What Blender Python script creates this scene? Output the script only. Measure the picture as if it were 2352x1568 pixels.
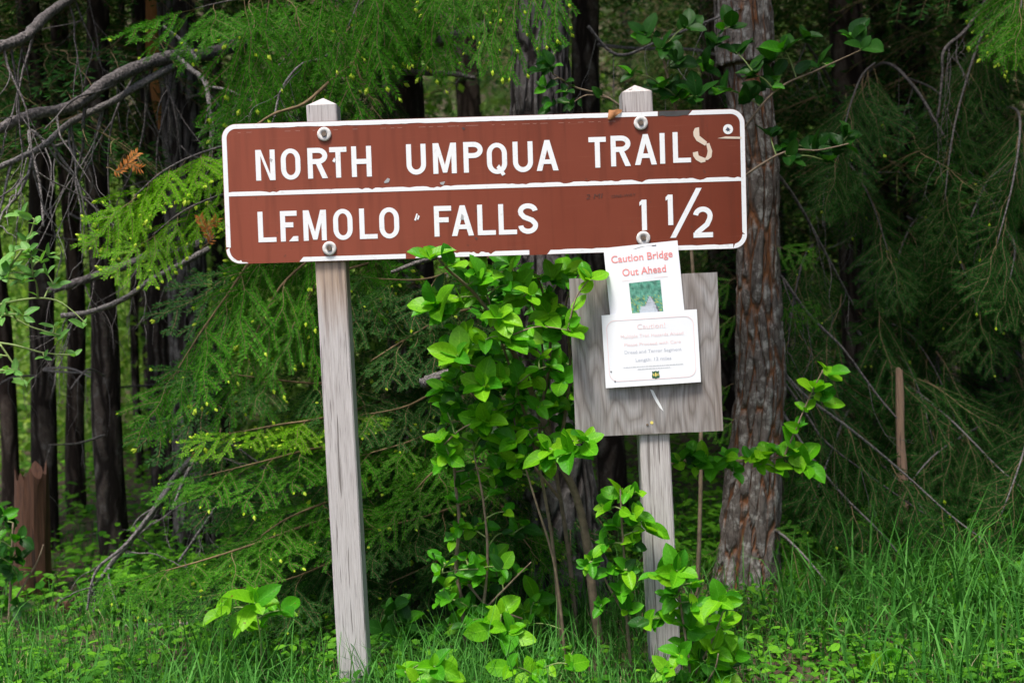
import bpy, math, random
import numpy as np
from mathutils import Vector, Matrix, noise

for o in list(bpy.data.objects):
    bpy.data.objects.remove(o, do_unlink=True)
scn = bpy.context.scene
COL = scn.collection
rnd = random.Random(7)

# ------------------------------------------------------------------ camera, sky, sun, exposure
CAM_Z, PITCH, ROLL, FOCAL = 1.17, math.radians(2.3), math.radians(2.8), 42.0
PW, PH = 2352.0, 1568.0
FPX = PW * FOCAL / 36.0
_f = Vector((0, math.cos(PITCH), -math.sin(PITCH)))
_r0 = Vector((1, 0, 0)); _u0 = _r0.cross(_f)
CR = _r0 * math.cos(ROLL) - _u0 * math.sin(ROLL)
CU = _u0 * math.cos(ROLL) + _r0 * math.sin(ROLL)
CAM = Vector((0, 0, CAM_Z))
cd = bpy.data.cameras.new('camera'); cam = bpy.data.objects.new('camera', cd); COL.objects.link(cam)
m = Matrix((CR, CU, -_f)).transposed().to_4x4(); m.translation = CAM
cam.matrix_world = m
cd.lens = FOCAL; cd.sensor_width = 36.0; cd.clip_start = 0.05; cd.clip_end = 400
cd.dof.use_dof = True; cd.dof.focus_distance = 3.45; cd.dof.aperture_fstop = 3.2
scn.camera = cam

SUN_EL, SUN_AZ = math.radians(68), math.radians(205)      # behind the camera, a little to the left
w = bpy.data.worlds.new('World'); scn.world = w; w.use_nodes = True
nt = w.node_tree; nt.nodes.clear()
sky = nt.nodes.new('ShaderNodeTexSky'); sky.sky_type = 'NISHITA'; sky.sun_disc = False
sky.sun_elevation = SUN_EL; sky.sun_rotation = SUN_AZ; sky.air_density = 1.0; sky.dust_density = 4.0; sky.ozone_density = 1.0
bg = nt.nodes.new('ShaderNodeBackground'); bg.inputs['Strength'].default_value = 0.10
wo = nt.nodes.new('ShaderNodeOutputWorld')
nt.links.new(sky.outputs[0], bg.inputs['Color']); nt.links.new(bg.outputs[0], wo.inputs['Surface'])
sd = bpy.data.lights.new('sun', 'SUN'); sd.energy = 2.7; sd.angle = math.radians(14); sd.color = (1.0, 0.96, 0.9)
so = bpy.data.objects.new('sun', sd); COL.objects.link(so)
sdir = Vector((math.sin(SUN_AZ) * math.cos(SUN_EL), math.cos(SUN_AZ) * math.cos(SUN_EL), math.sin(SUN_EL)))
so.rotation_euler = sdir.to_track_quat('Z', 'Y').to_euler(); so.location = (0, 0, 12)
scn.view_settings.view_transform = 'Standard'; scn.view_settings.look = 'None'
scn.view_settings.exposure = 1.12; scn.view_settings.gamma = 1.0
scn.view_settings.use_curve_mapping = False
scn.cycles.use_denoising = True
scn.cycles.max_bounces = 4; scn.cycles.transmission_bounces = 3; scn.cycles.diffuse_bounces = 3; scn.cycles.glossy_bounces = 2
scn.cycles.use_adaptive_sampling = True; scn.cycles.adaptive_threshold = 0.02
scn.cycles.caustics_reflective = False; scn.cycles.caustics_refractive = False
scn.render.use_persistent_data = False

def P(u, v, d):
    """the point of the place seen at (u, v) of the photograph whose distance ahead of the camera is d metres"""
    r = _f * FPX + CR * (u - PW / 2) + CU * (PH / 2 - v)
    return CAM + r * (d / r.y)
def px(n, d): return n * d / FPX

# ------------------------------------------------------------------ builders
ORG = {}
def tag(o, label=None, cat=None, group=None, kind=None):
    if label: o['label'] = label
    if cat: o['category'] = cat
    if group: o['group'] = group
    if kind: o['kind'] = kind
    return o
def thing(name, loc, label, cat, group=None):
    o = bpy.data.objects.new(name, None); COL.objects.link(o); o.location = loc
    o.empty_display_size = 0.1; ORG[o.name] = Vector(loc)
    return tag(o, label, cat, group)
def mesh_np(name, V, F, mats, mi=None, smooth=False, uv=None):
    V = np.asarray(V, dtype=np.float32).reshape(-1, 3)
    me = bpy.data.meshes.new(name)
    if isinstance(F, np.ndarray):
        k = F.shape[1]; n = len(F)
        me.vertices.add(len(V)); me.vertices.foreach_set('co', V.ravel())
        me.loops.add(n * k); me.loops.foreach_set('vertex_index', F.astype(np.int32).ravel())
        me.polygons.add(n); me.polygons.foreach_set('loop_start', np.arange(0, n * k, k, dtype=np.int32))
        me.update(calc_edges=True)
    else:
        me.from_pydata([tuple(map(float, v)) for v in V], [], F)
    for mm in (mats if isinstance(mats, (list, tuple)) else [mats]): me.materials.append(mm)
    if mi is not None: me.polygons.foreach_set('material_index', np.asarray(mi, dtype=np.int32))
    me.polygons.foreach_set('use_smooth', np.full(len(me.polygons), smooth))
    if uv is not None:
        l = me.uv_layers.new(name='UVMap'); idx = np.zeros(len(me.loops), dtype=np.int32)
        me.loops.foreach_get('vertex_index', idx)
        l.data.foreach_set('uv', np.asarray(uv, dtype=np.float32)[idx].ravel())
    me.update()
    return me
def obj(name, V, F, mats, parent=None, smooth=False, mi=None, uv=None, kind=None):
    """V in world coordinates; the object's own origin is its thing's origin"""
    org = ORG.get(parent.name, Vector((0, 0, 0))) if parent else Vector((0, 0, 0))
    V = np.asarray([tuple(v) for v in V] if not isinstance(V, np.ndarray) else V, dtype=np.float64) - np.array(org)
    o = bpy.data.objects.new(name, mesh_np(name, V, F, mats, mi, smooth, uv)); COL.objects.link(o)
    if parent: o.parent = parent; ORG[o.name] = org
    if kind: o['kind'] = kind
    return o
def inst(name, me, M, parent):
    o = bpy.data.objects.new(name, me); COL.objects.link(o)
    org = ORG.get(parent.name, Vector((0, 0, 0))) if parent else Vector((0, 0, 0))
    o.parent = parent
    M = M.copy(); M.translation = M.translation - org; o.matrix_basis = M
    return o
def frame(pos, x, z, s=1.0):
    x = x.normalized(); z = (z - x * z.dot(x))
    z = z.normalized() if z.length > 1e-5 else x.orthogonal().normalized()
    y = z.cross(x)
    M = Matrix((x * s, y * s, z * s)).transposed().to_4x4(); M.translation = pos
    return M
def catmull(pts, n):
    """pts: list of (Vector, radius) -> resampled list"""
    out = []
    for i in range(len(pts) - 1):
        p0 = pts[max(i - 1, 0)]; p1 = pts[i]; p2 = pts[i + 1]; p3 = pts[min(i + 2, len(pts) - 1)]
        for k in range(n):
            t = k / n
            f = lambda a, b, c, d: 0.5 * ((2 * b) + (c - a) * t + (2 * a - 5 * b + 4 * c - d) * t * t + (3 * b - a - 3 * c + d) * t ** 3)
            out.append((f(p0[0], p1[0], p2[0], p3[0]), max(0.0003, f(p0[1], p1[1], p2[1], p3[1]))))
    out.append(pts[-1]); return out
def tube(path, seg=8, rough=0.0, V=None, F=None, cap=True, seed=0.0):
    V = [] if V is None else V; F = [] if F is None else F
    n = len(path); base = len(V); prev = None
    for i, (p, r) in enumerate(path):
        t = (path[min(i + 1, n - 1)][0] - path[max(i - 1, 0)][0]).normalized()
        if prev is None: a = t.orthogonal().normalized()
        else: a = (prev - t * prev.dot(t)).normalized()
        prev = a; b = t.cross(a)
        for k in range(seg):
            th = 2 * math.pi * k / seg
            d = a * math.cos(th) + b * math.sin(th)
            rr = r
            if rough: rr *= 1 + rough * noise.noise((p + d * r) * (0.6 / max(r, 0.004)) + Vector((seed, 0, 0)))
            V.append(p + d * rr)
    for i in range(n - 1):
        for k in range(seg):
            k2 = (k + 1) % seg
            F.append((base + i * seg + k, base + i * seg + k2, base + (i + 1) * seg + k2, base + (i + 1) * seg + k))
    if cap:
        F.append(tuple(base + (n - 1) * seg + k for k in range(seg)))
        F.append(tuple(base + seg - 1 - k for k in range(seg)))
    return V, F
def rv(s=1.0): return Vector((rnd.uniform(-1, 1), rnd.uniform(-1, 1), rnd.uniform(-1, 1))) * s

# ------------------------------------------------------------------ materials
def mat(name):
    mm = bpy.data.materials.new(name); mm.use_nodes = True
    t = mm.node_tree; b = t.nodes['Principled BSDF']
    return mm, t, b
def nd(t, typ, **kw):
    n = t.nodes.new(typ)
    for k, v in kw.items():
        if k in n.inputs.keys(): n.inputs[k].default_value = v
        else: setattr(n, k, v)
    return n
def ramp(t, stops):
    r = t.nodes.new('ShaderNodeValToRGB'); e = r.color_ramp.elements
    while len(e) < len(stops): e.new(0.5)
    for x, (p, c) in zip(e, stops): x.position = p; x.color = (*c, 1)
    return r
def coords(t, scale=(1, 1, 1), kind='Object'):
    c = t.nodes.new('ShaderNodeTexCoord'); mp = t.nodes.new('ShaderNodeMapping'); mp.inputs['Scale'].default_value = scale
    t.links.new(c.outputs[kind], mp.inputs['Vector']); return mp.outputs[0]
def mixc(t, fac, a, b, blend='MIX'):
    n = t.nodes.new('ShaderNodeMix'); n.data_type = 'RGBA'; n.blend_type = blend
    for s, v in ((0, fac), (6, a), (7, b)):
        if isinstance(v, (int, float)): n.inputs[s].default_value = v
        elif isinstance(v, tuple): n.inputs[s].default_value = (*v, 1)
        else: t.links.new(v, n.inputs[s])
    return n.outputs[2]
def bump(t, h, b, strength, dist=0.01):
    n = t.nodes.new('ShaderNodeBump'); n.inputs['Strength'].default_value = strength; n.inputs['Distance'].default_value = dist
    t.links.new(h, n.inputs['Height']); t.links.new(n.outputs[0], b.inputs['Normal'])
def math_n(t, op, a, b=None):
    n = t.nodes.new('ShaderNodeMath'); n.operation = op
    for i, v in enumerate((a, b)):
        if v is None: continue
        if isinstance(v, (int, float)): n.inputs[i].default_value = v
        else: t.links.new(v, n.inputs[i])
    return n.outputs[0]

def m_plain(name, c, rough=0.6, metal=0.0, var=0.0, scale=30, bmp=0.0):
    mm, t, b = mat(name); b.inputs['Roughness'].default_value = rough; b.inputs['Metallic'].default_value = metal
    if var:
        n = nd(t, 'ShaderNodeTexNoise', Scale=scale, Detail=6.0); t.links.new(coords(t), n.inputs['Vector'])
        r = ramp(t, [(0.3, tuple(x * (1 - var) for x in c)), (0.7, tuple(min(1, x * (1 + var)) for x in c))])
        t.links.new(n.outputs['Fac'], r.inputs[0]); t.links.new(r.outputs[0], b.inputs['Base Color'])
        if bmp: bump(t, n.outputs['Fac'], b, bmp, 0.01)
    else: b.inputs['Base Color'].default_value = (*c, 1)
    return mm

def m_sign_brown():
    mm, t, b = mat('sign_brown_sheeting')
    n = nd(t, 'ShaderNodeTexNoise', Scale=2.2, Detail=5.0); t.links.new(coords(t), n.inputs['Vector'])
    r = ramp(t, [(0.3, (0.115, 0.020, 0.007)), (0.7, (0.142, 0.027, 0.010))]); t.links.new(n.outputs['Fac'], r.inputs[0])
    # uneven fading plus left-end sheen and light falloff, painted into the colour
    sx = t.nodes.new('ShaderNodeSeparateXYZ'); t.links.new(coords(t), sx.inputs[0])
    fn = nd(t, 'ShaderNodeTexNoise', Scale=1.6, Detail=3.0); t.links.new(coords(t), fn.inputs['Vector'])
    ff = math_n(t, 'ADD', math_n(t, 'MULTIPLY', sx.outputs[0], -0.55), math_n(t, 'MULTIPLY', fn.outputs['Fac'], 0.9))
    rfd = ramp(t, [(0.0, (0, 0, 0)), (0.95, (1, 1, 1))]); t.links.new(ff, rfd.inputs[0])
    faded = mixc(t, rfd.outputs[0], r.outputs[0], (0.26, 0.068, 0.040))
    # fine horizontal brush-like scratches
    s = nd(t, 'ShaderNodeTexNoise', Scale=1.0, Detail=4.0); t.links.new(coords(t, (6, 1, 260)), s.inputs['Vector'])
    rs = ramp(t, [(0.62, (0, 0, 0)), (0.8, (1, 1, 1))]); t.links.new(s.outputs['Fac'], rs.inputs[0])
    c1 = mixc(t, math_n(t, 'MULTIPLY', rs.outputs[0], 0.16), faded, (0.42, 0.2, 0.14))
    # dirt specks
    d = nd(t, 'ShaderNodeTexNoise', Scale=55.0, Detail=3.0); t.links.new(coords(t), d.inputs['Vector'])
    rd = ramp(t, [(0.70, (0, 0, 0)), (0.76, (1, 1, 1))]); t.links.new(d.outputs['Fac'], rd.inputs[0])
    c2 = mixc(t, math_n(t, 'MULTIPLY', rd.outputs[0], 0.5), c1, (0.07, 0.04, 0.03))
    dr = nd(t, 'ShaderNodeTexNoise', Scale=1.0, Detail=5.0); t.links.new(coords(t, (34, 1, 2.2)), dr.inputs['Vector'])
    rdr = ramp(t, [(0.52, (0, 0, 0)), (0.75, (1, 1, 1))]); t.links.new(dr.outputs['Fac'], rdr.inputs[0])
    c2 = mixc(t, math_n(t, 'MULTIPLY', rdr.outputs[0], 0.35), c2, (0.055, 0.016, 0.008))
    t.links.new(c2, b.inputs['Base Color']); b.inputs['Roughness'].default_value = 0.42
    b.inputs['Specular IOR Level'].default_value = 0.22
    return mm
def m_white(name, c=(0.78, 0.79, 0.80), wear=0.5, dirt=(0.35, 0.28, 0.22)):
    mm, t, b = mat(name)
    d = nd(t, 'ShaderNodeTexNoise', Scale=70.0, Detail=5.0); t.links.new(coords(t), d.inputs['Vector'])
    rd = ramp(t, [(0.62, (0, 0, 0)), (0.74, (1, 1, 1))]); t.links.new(d.outputs['Fac'], rd.inputs[0])
    t.links.new(mixc(t, math_n(t, 'MULTIPLY', rd.outputs[0], wear), c, dirt), b.inputs['Base Color'])
    b.inputs['Roughness'].default_value = 0.45
    return mm
def m_wood(name, c_hi, c_lo, c_crack, grain=38.0, wav=0.0, seed=0.0, tan=None):
    mm, t, b = mat(name)
    co = t.nodes.new('ShaderNodeTexCoord')
    mp = t.nodes.new('ShaderNodeMapping'); mp.inputs['Location'].default_value = (seed, seed * .7, seed * .3); mp.inputs['Scale'].default_value = (1, 1, 0.035)
    t.links.new(co.outputs['Object'], mp.inputs['Vector'])
    lo = nd(t, 'ShaderNodeTexNoise', Scale=5.0, Detail=2.0); t.links.new(mp.outputs[0], lo.inputs['Vector'])
    # grain: noise squeezed along the length, warped a little by a slow one
    g = nd(t, 'ShaderNodeTexNoise', Scale=grain * 8.0, Detail=6.0, Roughness=0.65, Distortion=wav); t.links.new(mp.outputs[0], g.inputs['Vector'])
    r = ramp(t, [(0.30, c_crack), (0.42, c_lo), (0.62, c_hi)]); t.links.new(g.outputs['Fac'], r.inputs[0])
    tone = ramp(t, [(0.35, tuple(x * 0.88 for x in c_hi)), (0.65, tuple(min(1, x * 1.08) for x in c_hi))]); t.links.new(lo.outputs['Fac'], tone.inputs[0])
    c = mixc(t, 0.3, r.outputs[0], tone.outputs[0])
    k = nd(t, 'ShaderNodeTexNoise', Scale=grain * 2.6, Detail=2.0); t.links.new(mp.outputs[0], k.inputs['Vector'])
    rk = ramp(t, [(0.645, (0, 0, 0)), (0.68, (1, 1, 1))]); t.links.new(k.outputs['Fac'], rk.inputs[0])
    c = mixc(t, math_n(t, 'MULTIPLY', rk.outputs[0], 0.75), c, c_crack)
    if tan:   # brown stain of wood kept drier under the panel, running down in streaks
        sp = t.nodes.new('ShaderNodeSeparateXYZ'); t.links.new(co.outputs['Object'], sp.inputs[0])
        st = nd(t, 'ShaderNodeTexNoise', Scale=55.0, Detail=3.0); t.links.new(mp.outputs[0], st.inputs['Vector'])
        f = math_n(t, 'ADD', math_n(t, 'MULTIPLY', math_n(t, 'SUBTRACT', sp.outputs[2], tan), 5.0), math_n(t, 'MULTIPLY', math_n(t, 'SUBTRACT', st.outputs['Fac'], .5), 1.6))
        rt = ramp(t, [(0.0, (0, 0, 0)), (0.8, (1, 1, 1))]); t.links.new(f, rt.inputs[0])
        rd2 = ramp(t, [(0.45, (0.42, 0.30, 0.21)), (0.62, (0.16, 0.10, 0.065))]); t.links.new(st.outputs['Fac'], rd2.inputs[0])
        c = mixc(t, math_n(t, 'MULTIPLY', math_n(t, 'MULTIPLY', rt.outputs[0], .8), math_n(t, 'LESS_THAN', sp.outputs[2], 1.42)), c, rd2.outputs[0])
    t.links.new(c, b.inputs['Base Color']); b.inputs['Roughness'].default_value = 0.85
    h = math_n(t, 'SUBTRACT', g.outputs['Fac'], math_n(t, 'MULTIPLY', rk.outputs[0], 0.8))
    bump(t, h, b, 0.5, 0.004)
    return mm
def m_plywood():
    mm, t, b = mat('weathered_plywood')
    co = coords(t, (1, 1, 0.22))
    warp = nd(t, 'ShaderNodeTexNoise', Scale=6.5, Detail=2.0); t.links.new(co, warp.inputs['Vector'])
    bands = math_n(t, 'FRACT', math_n(t, 'MULTIPLY', warp.outputs['Fac'], 17.0))
    tri = math_n(t, 'ABSOLUTE', math_n(t, 'SUBTRACT', bands, 0.5))
    fine = nd(t, 'ShaderNodeTexNoise', Scale=230.0, Detail=5.0); t.links.new(coords(t, (1, 1, 0.05)), fine.inputs['Vector'])
    r = ramp(t, [(0.0, (0.20, 0.18, 0.168)), (0.16, (0.265, 0.245, 0.235)), (0.5, (0.325, 0.31, 0.305))]); t.links.new(tri, r.inputs[0])
    rf = ramp(t, [(0.3, (0.66, 0.65, 0.64)), (0.5, (0.97, 0.97, 0.97)), (0.65, (1.12, 1.11, 1.1))]); t.links.new(fine.outputs['Fac'], rf.inputs[0])
    blot = nd(t, 'ShaderNodeTexNoise', Scale=7.0, Detail=3.0); t.links.new(coords(t, (1, 1, 0.4)), blot.inputs['Vector'])
    rb = ramp(t, [(0.4, (1, 1, 1)), (0.66, (0.80, 0.73, 0.68))]); t.links.new(blot.outputs['Fac'], rb.inputs[0])
    c = mixc(t, 1.0, mixc(t, 1.0, r.outputs[0], rf.outputs[0], 'MULTIPLY'), rb.outputs[0], 'MULTIPLY')
    t.links.new(c, b.inputs['Base Color']); b.inputs['Roughness'].default_value = 0.9
    bump(t, math_n(t, 'ADD', math_n(t, 'MULTIPLY', tri, 0.5), fine.outputs['Fac']), b, 0.45, 0.003)
    return mm
def m_bark(name, plate, furrow, lichen, scale=9.0, lich=0.5, f_w=(0.10, 0.26), str_=0.16, crev=None, attr=False, lich_rng=(0.5, 0.62)):
    mm, t, b = mat(name)
    wv = nd(t, 'ShaderNodeTexNoise', Scale=3.0, Detail=3.0); t.links.new(coords(t), wv.inputs['Vector'])
    vm = t.nodes.new('ShaderNodeVectorMath'); vm.operation = 'MULTIPLY_ADD'
    t.links.new(wv.outputs['Color'], vm.inputs[0]); vm.inputs[1].default_value = (0.10, 0.10, 0.05)
    t.links.new(coords(t, (1, 1, str_)), vm.inputs[2])
    vo = t.nodes.new('ShaderNodeTexVoronoi'); vo.feature = 'DISTANCE_TO_EDGE'; vo.inputs['Scale'].default_value = scale
    t.links.new(vm.outputs[0], vo.inputs['Vector'])
    n1 = nd(t, 'ShaderNodeTexNoise', Scale=60.0, Detail=6.0, Roughness=0.7); t.links.new(coords(t, (1, 1, 0.45)), n1.inputs['Vector'])
    n2 = nd(t, 'ShaderNodeTexNoise', Scale=22.0, Detail=5.0, Roughness=0.7); t.links.new(coords(t), n2.inputs['Vector'])
    pl = ramp(t, [(0.3, tuple(x * 0.55 for x in plate)), (0.55, plate), (0.75, tuple(x * 1.3 for x in plate))]); t.links.new(n1.outputs['Fac'], pl.inputs[0])
    rl = ramp(t, [(lich_rng[0], (0, 0, 0)), (lich_rng[1], (1, 1, 1))]); t.links.new(n2.outputs['Fac'], rl.inputs[0])
    c = mixc(t, math_n(t, 'MULTIPLY', rl.outputs[0], lich), pl.outputs[0], lichen)
    rf = ramp(t, [(f_w[0], (1, 1, 1)), (f_w[1], (0, 0, 0))]); t.links.new(math_n(t, 'ADD', vo.outputs['Distance'], math_n(t, 'MULTIPLY', n1.outputs['Fac'], 0.08)), rf.inputs[0])
    if attr:   # the cracks modelled in the bark itself
        at = t.nodes.new('ShaderNodeAttribute'); at.attribute_name = 'furrow'
        rf = ramp(t, [(f_w[0], (0, 0, 0)), (f_w[1], (1, 1, 1))]); t.links.new(math_n(t, 'ADD', at.outputs['Fac'], math_n(t, 'MULTIPLY', math_n(t, 'SUBTRACT', n1.outputs['Fac'], .5), 0.7)), rf.inputs[0])
    c = mixc(t, rf.outputs[0], c, furrow)
    if crev:   # smaller dark cracks between flakes
        v2 = t.nodes.new('ShaderNodeTexVoronoi'); v2.feature = 'DISTANCE_TO_EDGE'; v2.inputs['Scale'].default_value = scale * 3.2
        mp2 = t.nodes.new('ShaderNodeVectorMath'); mp2.operation = 'MULTIPLY'; mp2.inputs[1].default_value = (1, 1, 1.6); t.links.new(vm.outputs[0], mp2.inputs[0]); t.links.new(mp2.outputs[0], v2.inputs['Vector'])
        rc = ramp(t, [(0.04, (1, 1, 1)), (0.13, (0, 0, 0))]); t.links.new(math_n(t, 'ADD', v2.outputs['Distance'], math_n(t, 'MULTIPLY', n1.outputs['Fac'], 0.12)), rc.inputs[0])
        c = mixc(t, math_n(t, 'MULTIPLY', rc.outputs[0], 0.85), c, crev)
    t.links.new(c, b.inputs['Base Color']); b.inputs['Roughness'].default_value = 0.95
    b.inputs['Specular IOR Level'].default_value = 0.15
    h = math_n(t, 'ADD', math_n(t, 'MULTIPLY', math_n(t, 'SUBTRACT', 1.0, rf.outputs[0]), 0.7), math_n(t, 'MULTIPLY', n1.outputs['Fac'], 0.7))
    bump(t, h, b, 0.9, 0.02)
    return mm
def m_leaf(name, c_lo, c_hi, trans=0.35, veins=True, island=False, rough=0.42, tcol=None):
    mm, t, b = mat(name)
    if island: rsrc = t.nodes.new('ShaderNodeNewGeometry').outputs['Random Per Island']
    else: rsrc = t.nodes.new('ShaderNodeObjectInfo').outputs['Random']
    r = ramp(t, [(0.0, c_lo), (1.0, c_hi)]); t.links.new(rsrc, r.inputs[0]); c = r.outputs[0]
    if veins:
        uv = t.nodes.new('ShaderNodeUVMap'); sp = t.nodes.new('ShaderNodeSeparateXYZ'); t.links.new(uv.outputs[0], sp.inputs[0])
        av = math_n(t, 'ABSOLUTE', math_n(t, 'SUBTRACT', sp.outputs[1], 0.5))
        fr = math_n(t, 'FRACT', math_n(t, 'MULTIPLY', math_n(t, 'SUBTRACT', sp.outputs[0], math_n(t, 'MULTIPLY', av, 0.55)), 7.0))
        vein = math_n(t, 'LESS_THAN', math_n(t, 'ABSOLUTE', math_n(t, 'SUBTRACT', fr, 0.5)), 0.06)
        mid = math_n(t, 'LESS_THAN', av, 0.03)
        k = math_n(t, 'MAXIMUM', math_n(t, 'MULTIPLY', vein, 0.45), mid)
        c = mixc(t, math_n(t, 'MULTIPLY', k, 0.28), c, tuple(min(1, x * 1.5 + 0.03) for x in c_hi))
        puff = math_n(t, 'SUBTRACT', math_n(t, 'MULTIPLY', math_n(t, 'SINE', math_n(t, 'MULTIPLY', fr, math.pi)), 1.0), k)
        bump(t, puff, b, 0.14, 0.003)
        nz = nd(t, 'ShaderNodeTexNoise', Scale=14.0, Detail=3.0); t.links.new(coords(t), nz.inputs['Vector'])
        rz = ramp(t, [(0.35, (0.86, 0.88, 0.8)), (0.65, (1.08, 1.05, 1.0))]); t.links.new(nz.outputs['Fac'], rz.inputs[0])
        c = mixc(t, 1.0, c, rz.outputs[0], 'MULTIPLY')
        oi = t.nodes.new('ShaderNodeObjectInfo'); sv = t.nodes.new('ShaderNodeVectorMath'); sv.operation = 'ADD'
        t.links.new(coords(t), sv.inputs[0]); t.links.new(oi.outputs['Location'], sv.inputs[1])
        ns = nd(t, 'ShaderNodeTexNoise', Scale=5.5, Detail=4.0); t.links.new(sv.outputs[0], ns.inputs['Vector'])
        rsp = ramp(t, [(0.69, (0, 0, 0)), (0.73, (1, 1, 1))]); t.links.new(ns.outputs['Fac'], rsp.inputs[0])
        c = mixc(t, math_n(t, 'MULTIPLY', rsp.outputs[0], .8), c, (0.14, 0.085, 0.02))
    t.links.new(c, b.inputs['Base Color']); b.inputs['Roughness'].default_value = rough
    b.inputs['Specular IOR Level'].default_value = 0.2 if veins else 0.08
    if trans:
        tr = t.nodes.new('ShaderNodeBsdfTranslucent'); mx = t.nodes.new('ShaderNodeMixShader'); mx.inputs[0].default_value = trans
        tc = mixc(t, 1.0, c, tcol or (1.15, 1.25, 0.55), 'MULTIPLY'); t.links.new(tc, tr.inputs['Color'])
        out = [n for n in t.nodes if n.type == 'OUTPUT_MATERIAL'][0]
        t.links.new(b.outputs[0], mx.inputs[1]); t.links.new(tr.outputs[0], mx.inputs[2]); t.links.new(mx.outputs[0], out.inputs['Surface'])
    return mm
def m_ground():
    mm, t, b = mat('forest_floor')
    n = nd(t, 'ShaderNodeTexNoise', Scale=3.0, Detail=8.0, Roughness=0.7); t.links.new(coords(t), n.inputs['Vector'])
    n2 = nd(t, 'ShaderNodeTexNoise', Scale=60.0, Detail=6.0); t.links.new(coords(t), n2.inputs['Vector'])
    r = ramp(t, [(0.35, (0.035, 0.024, 0.016)), (0.5, (0.075, 0.05, 0.03)), (0.62, (0.05, 0.085, 0.02))]); t.links.new(n.outputs['Fac'], r.inputs[0])
    r2 = ramp(t, [(0.3, (0.5, 0.5, 0.5)), (0.7, (1.4, 1.35, 1.2))]); t.links.new(n2.outputs['Fac'], r2.inputs[0])
    t.links.new(mixc(t, 1.0, r.outputs[0], r2.outputs[0], 'MULTIPLY'), b.inputs['Base Color']); b.inputs['Roughness'].default_value = 1.0
    bump(t, n2.outputs['Fac'], b, 0.8, 0.03)
    return mm

M = {}
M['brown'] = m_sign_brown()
M['white'] = m_white('white_sheeting', wear=0.25)
M['cream'] = m_white('peeling_white', (0.66, 0.55, 0.44), 0.7, (0.35, 0.13, 0.05))
M['patch'] = m_plain('exposed_dark_metal', (0.045, 0.045, 0.045), 0.7, var=0.3)
M['alu'] = m_plain('aluminium_edge', (0.45, 0.44, 0.43), 0.5, 0.6)
M['washer'] = m_plain('painted_washer', (0.60, 0.58, 0.56), 0.6, var=0.2, scale=120)
M['bolt'] = m_plain('rusty_bolt', (0.16, 0.12, 0.09), 0.6, 0.5, var=0.5, scale=200)
M['post_l'] = m_wood('weathered_post_wood', (0.50, 0.468, 0.462), (0.36, 0.325, 0.315), (0.09, 0.075, 0.065), 40, 0.1, 0.0, tan=1.07)
M['post_top'] = m_wood('tan_post_wood', (0.47, 0.36, 0.27), (0.33, 0.235, 0.165), (0.10, 0.06, 0.04), 40, 0.1, 3.0)
M['post_r'] = m_wood('striped_post_wood', (0.50, 0.465, 0.455), (0.29, 0.255, 0.245), (0.10, 0.08, 0.07), 30, 0.6, 9.0)
M['ply'] = m_plywood()
M['paper'] = m_plain('white_paper', (0.86, 0.87, 0.90), 0.5)
M['red_ink'] = m_plain('red_ink', (0.84, 0.29, 0.28), 0.6)
M['pink_ink'] = m_plain('faded_pink_ink', (0.86, 0.66, 0.66), 0.6)
M['grey_ink'] = m_plain('grey_blue_ink', (0.48, 0.51, 0.58), 0.6)
M['pale_ink'] = m_plain('pale_grey_ink', (0.62, 0.64, 0.66), 0.6)
M['green_ink'] = m_plain('green_ink', (0.02, 0.10, 0.05), 0.6)
M['yellow_ink'] = m_plain('yellow_ink', (0.75, 0.62, 0.15), 0.6)
M['marker'] = m_plain('marker_pen', (0.075, 0.025, 0.015), 0.6)
M['staple'] = m_plain('staple_metal', (0.08, 0.08, 0.09), 0.4, 0.6)
M['scrape'] = m_plain('white_scrape', (0.80, 0.80, 0.80), 0.7)
M['bark_big'] = m_bark('dark_fir_bark', (0.11, 0.098, 0.095), (0.022, 0.017, 0.016), (0.21, 0.20, 0.195), 13, 0.6, (0.3, 0.8), 0.16, attr=True)
M['bark_pine'] = m_bark('grey_plated_bark', (0.155, 0.132, 0.118), (0.17, 0.068, 0.028), (0.40, 0.385, 0.36), 10, 0.8, (0.55, 0.95), 0.13, crev=(0.045, 0.033, 0.027), attr=True, lich_rng=(0.50, 0.62))
M['bark_dark'] = m_bark('black_brown_bark', (0.080, 0.062, 0.052), (0.018, 0.013, 0.011), (0.16, 0.15, 0.135), 16, 0.6)
M['bark_lichen'] = m_bark('lichen_bark', (0.115, 0.095, 0.085), (0.03, 0.022, 0.018), (0.27, 0.27, 0.235), 14, 0.75)
M['bark_brown'] = m_bark('brown_bark', (0.085, 0.062, 0.05), (0.022, 0.015, 0.012), (0.13, 0.115, 0.10), 15, 0.4)
M['red_rot'] = m_wood('red_rotten_wood', (0.12, 0.050, 0.026), (0.06, 0.026, 0.015), (0.012, 0.007, 0.005), 16, 0.6, 2.0)
M['tan_wood'] = m_wood('bare_tan_wood', (0.30, 0.19, 0.125), (0.20, 0.12, 0.08), (0.06, 0.035, 0.025), 40, 0.3, 5.0)
M['orange_wood'] = m_wood('peeled_orange_wood', (0.44, 0.19, 0.055), (0.28, 0.11, 0.03), (0.06, 0.025, 0.012), 26, 0.3, 6.0)
M['dead'] = m_plain('grey_dead_bark', (0.15, 0.135, 0.13), 0.9, var=0.75, scale=130, bmp=1.0)
M['dead_dark'] = m_plain('dark_limb_bark', (0.095, 0.082, 0.080), 0.9, var=0.8, scale=90, bmp=1.0)
M['twig'] = m_plain('brown_twig', (0.15, 0.10, 0.045), 0.8, var=0.3, scale=60)
M['stem'] = m_plain('shrub_stem', (0.20, 0.145, 0.095), 0.8, var=0.35, scale=50)
M['green_stem'] = m_plain('green_stem', (0.16, 0.22, 0.06), 0.6, var=0.25, scale=50)
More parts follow.
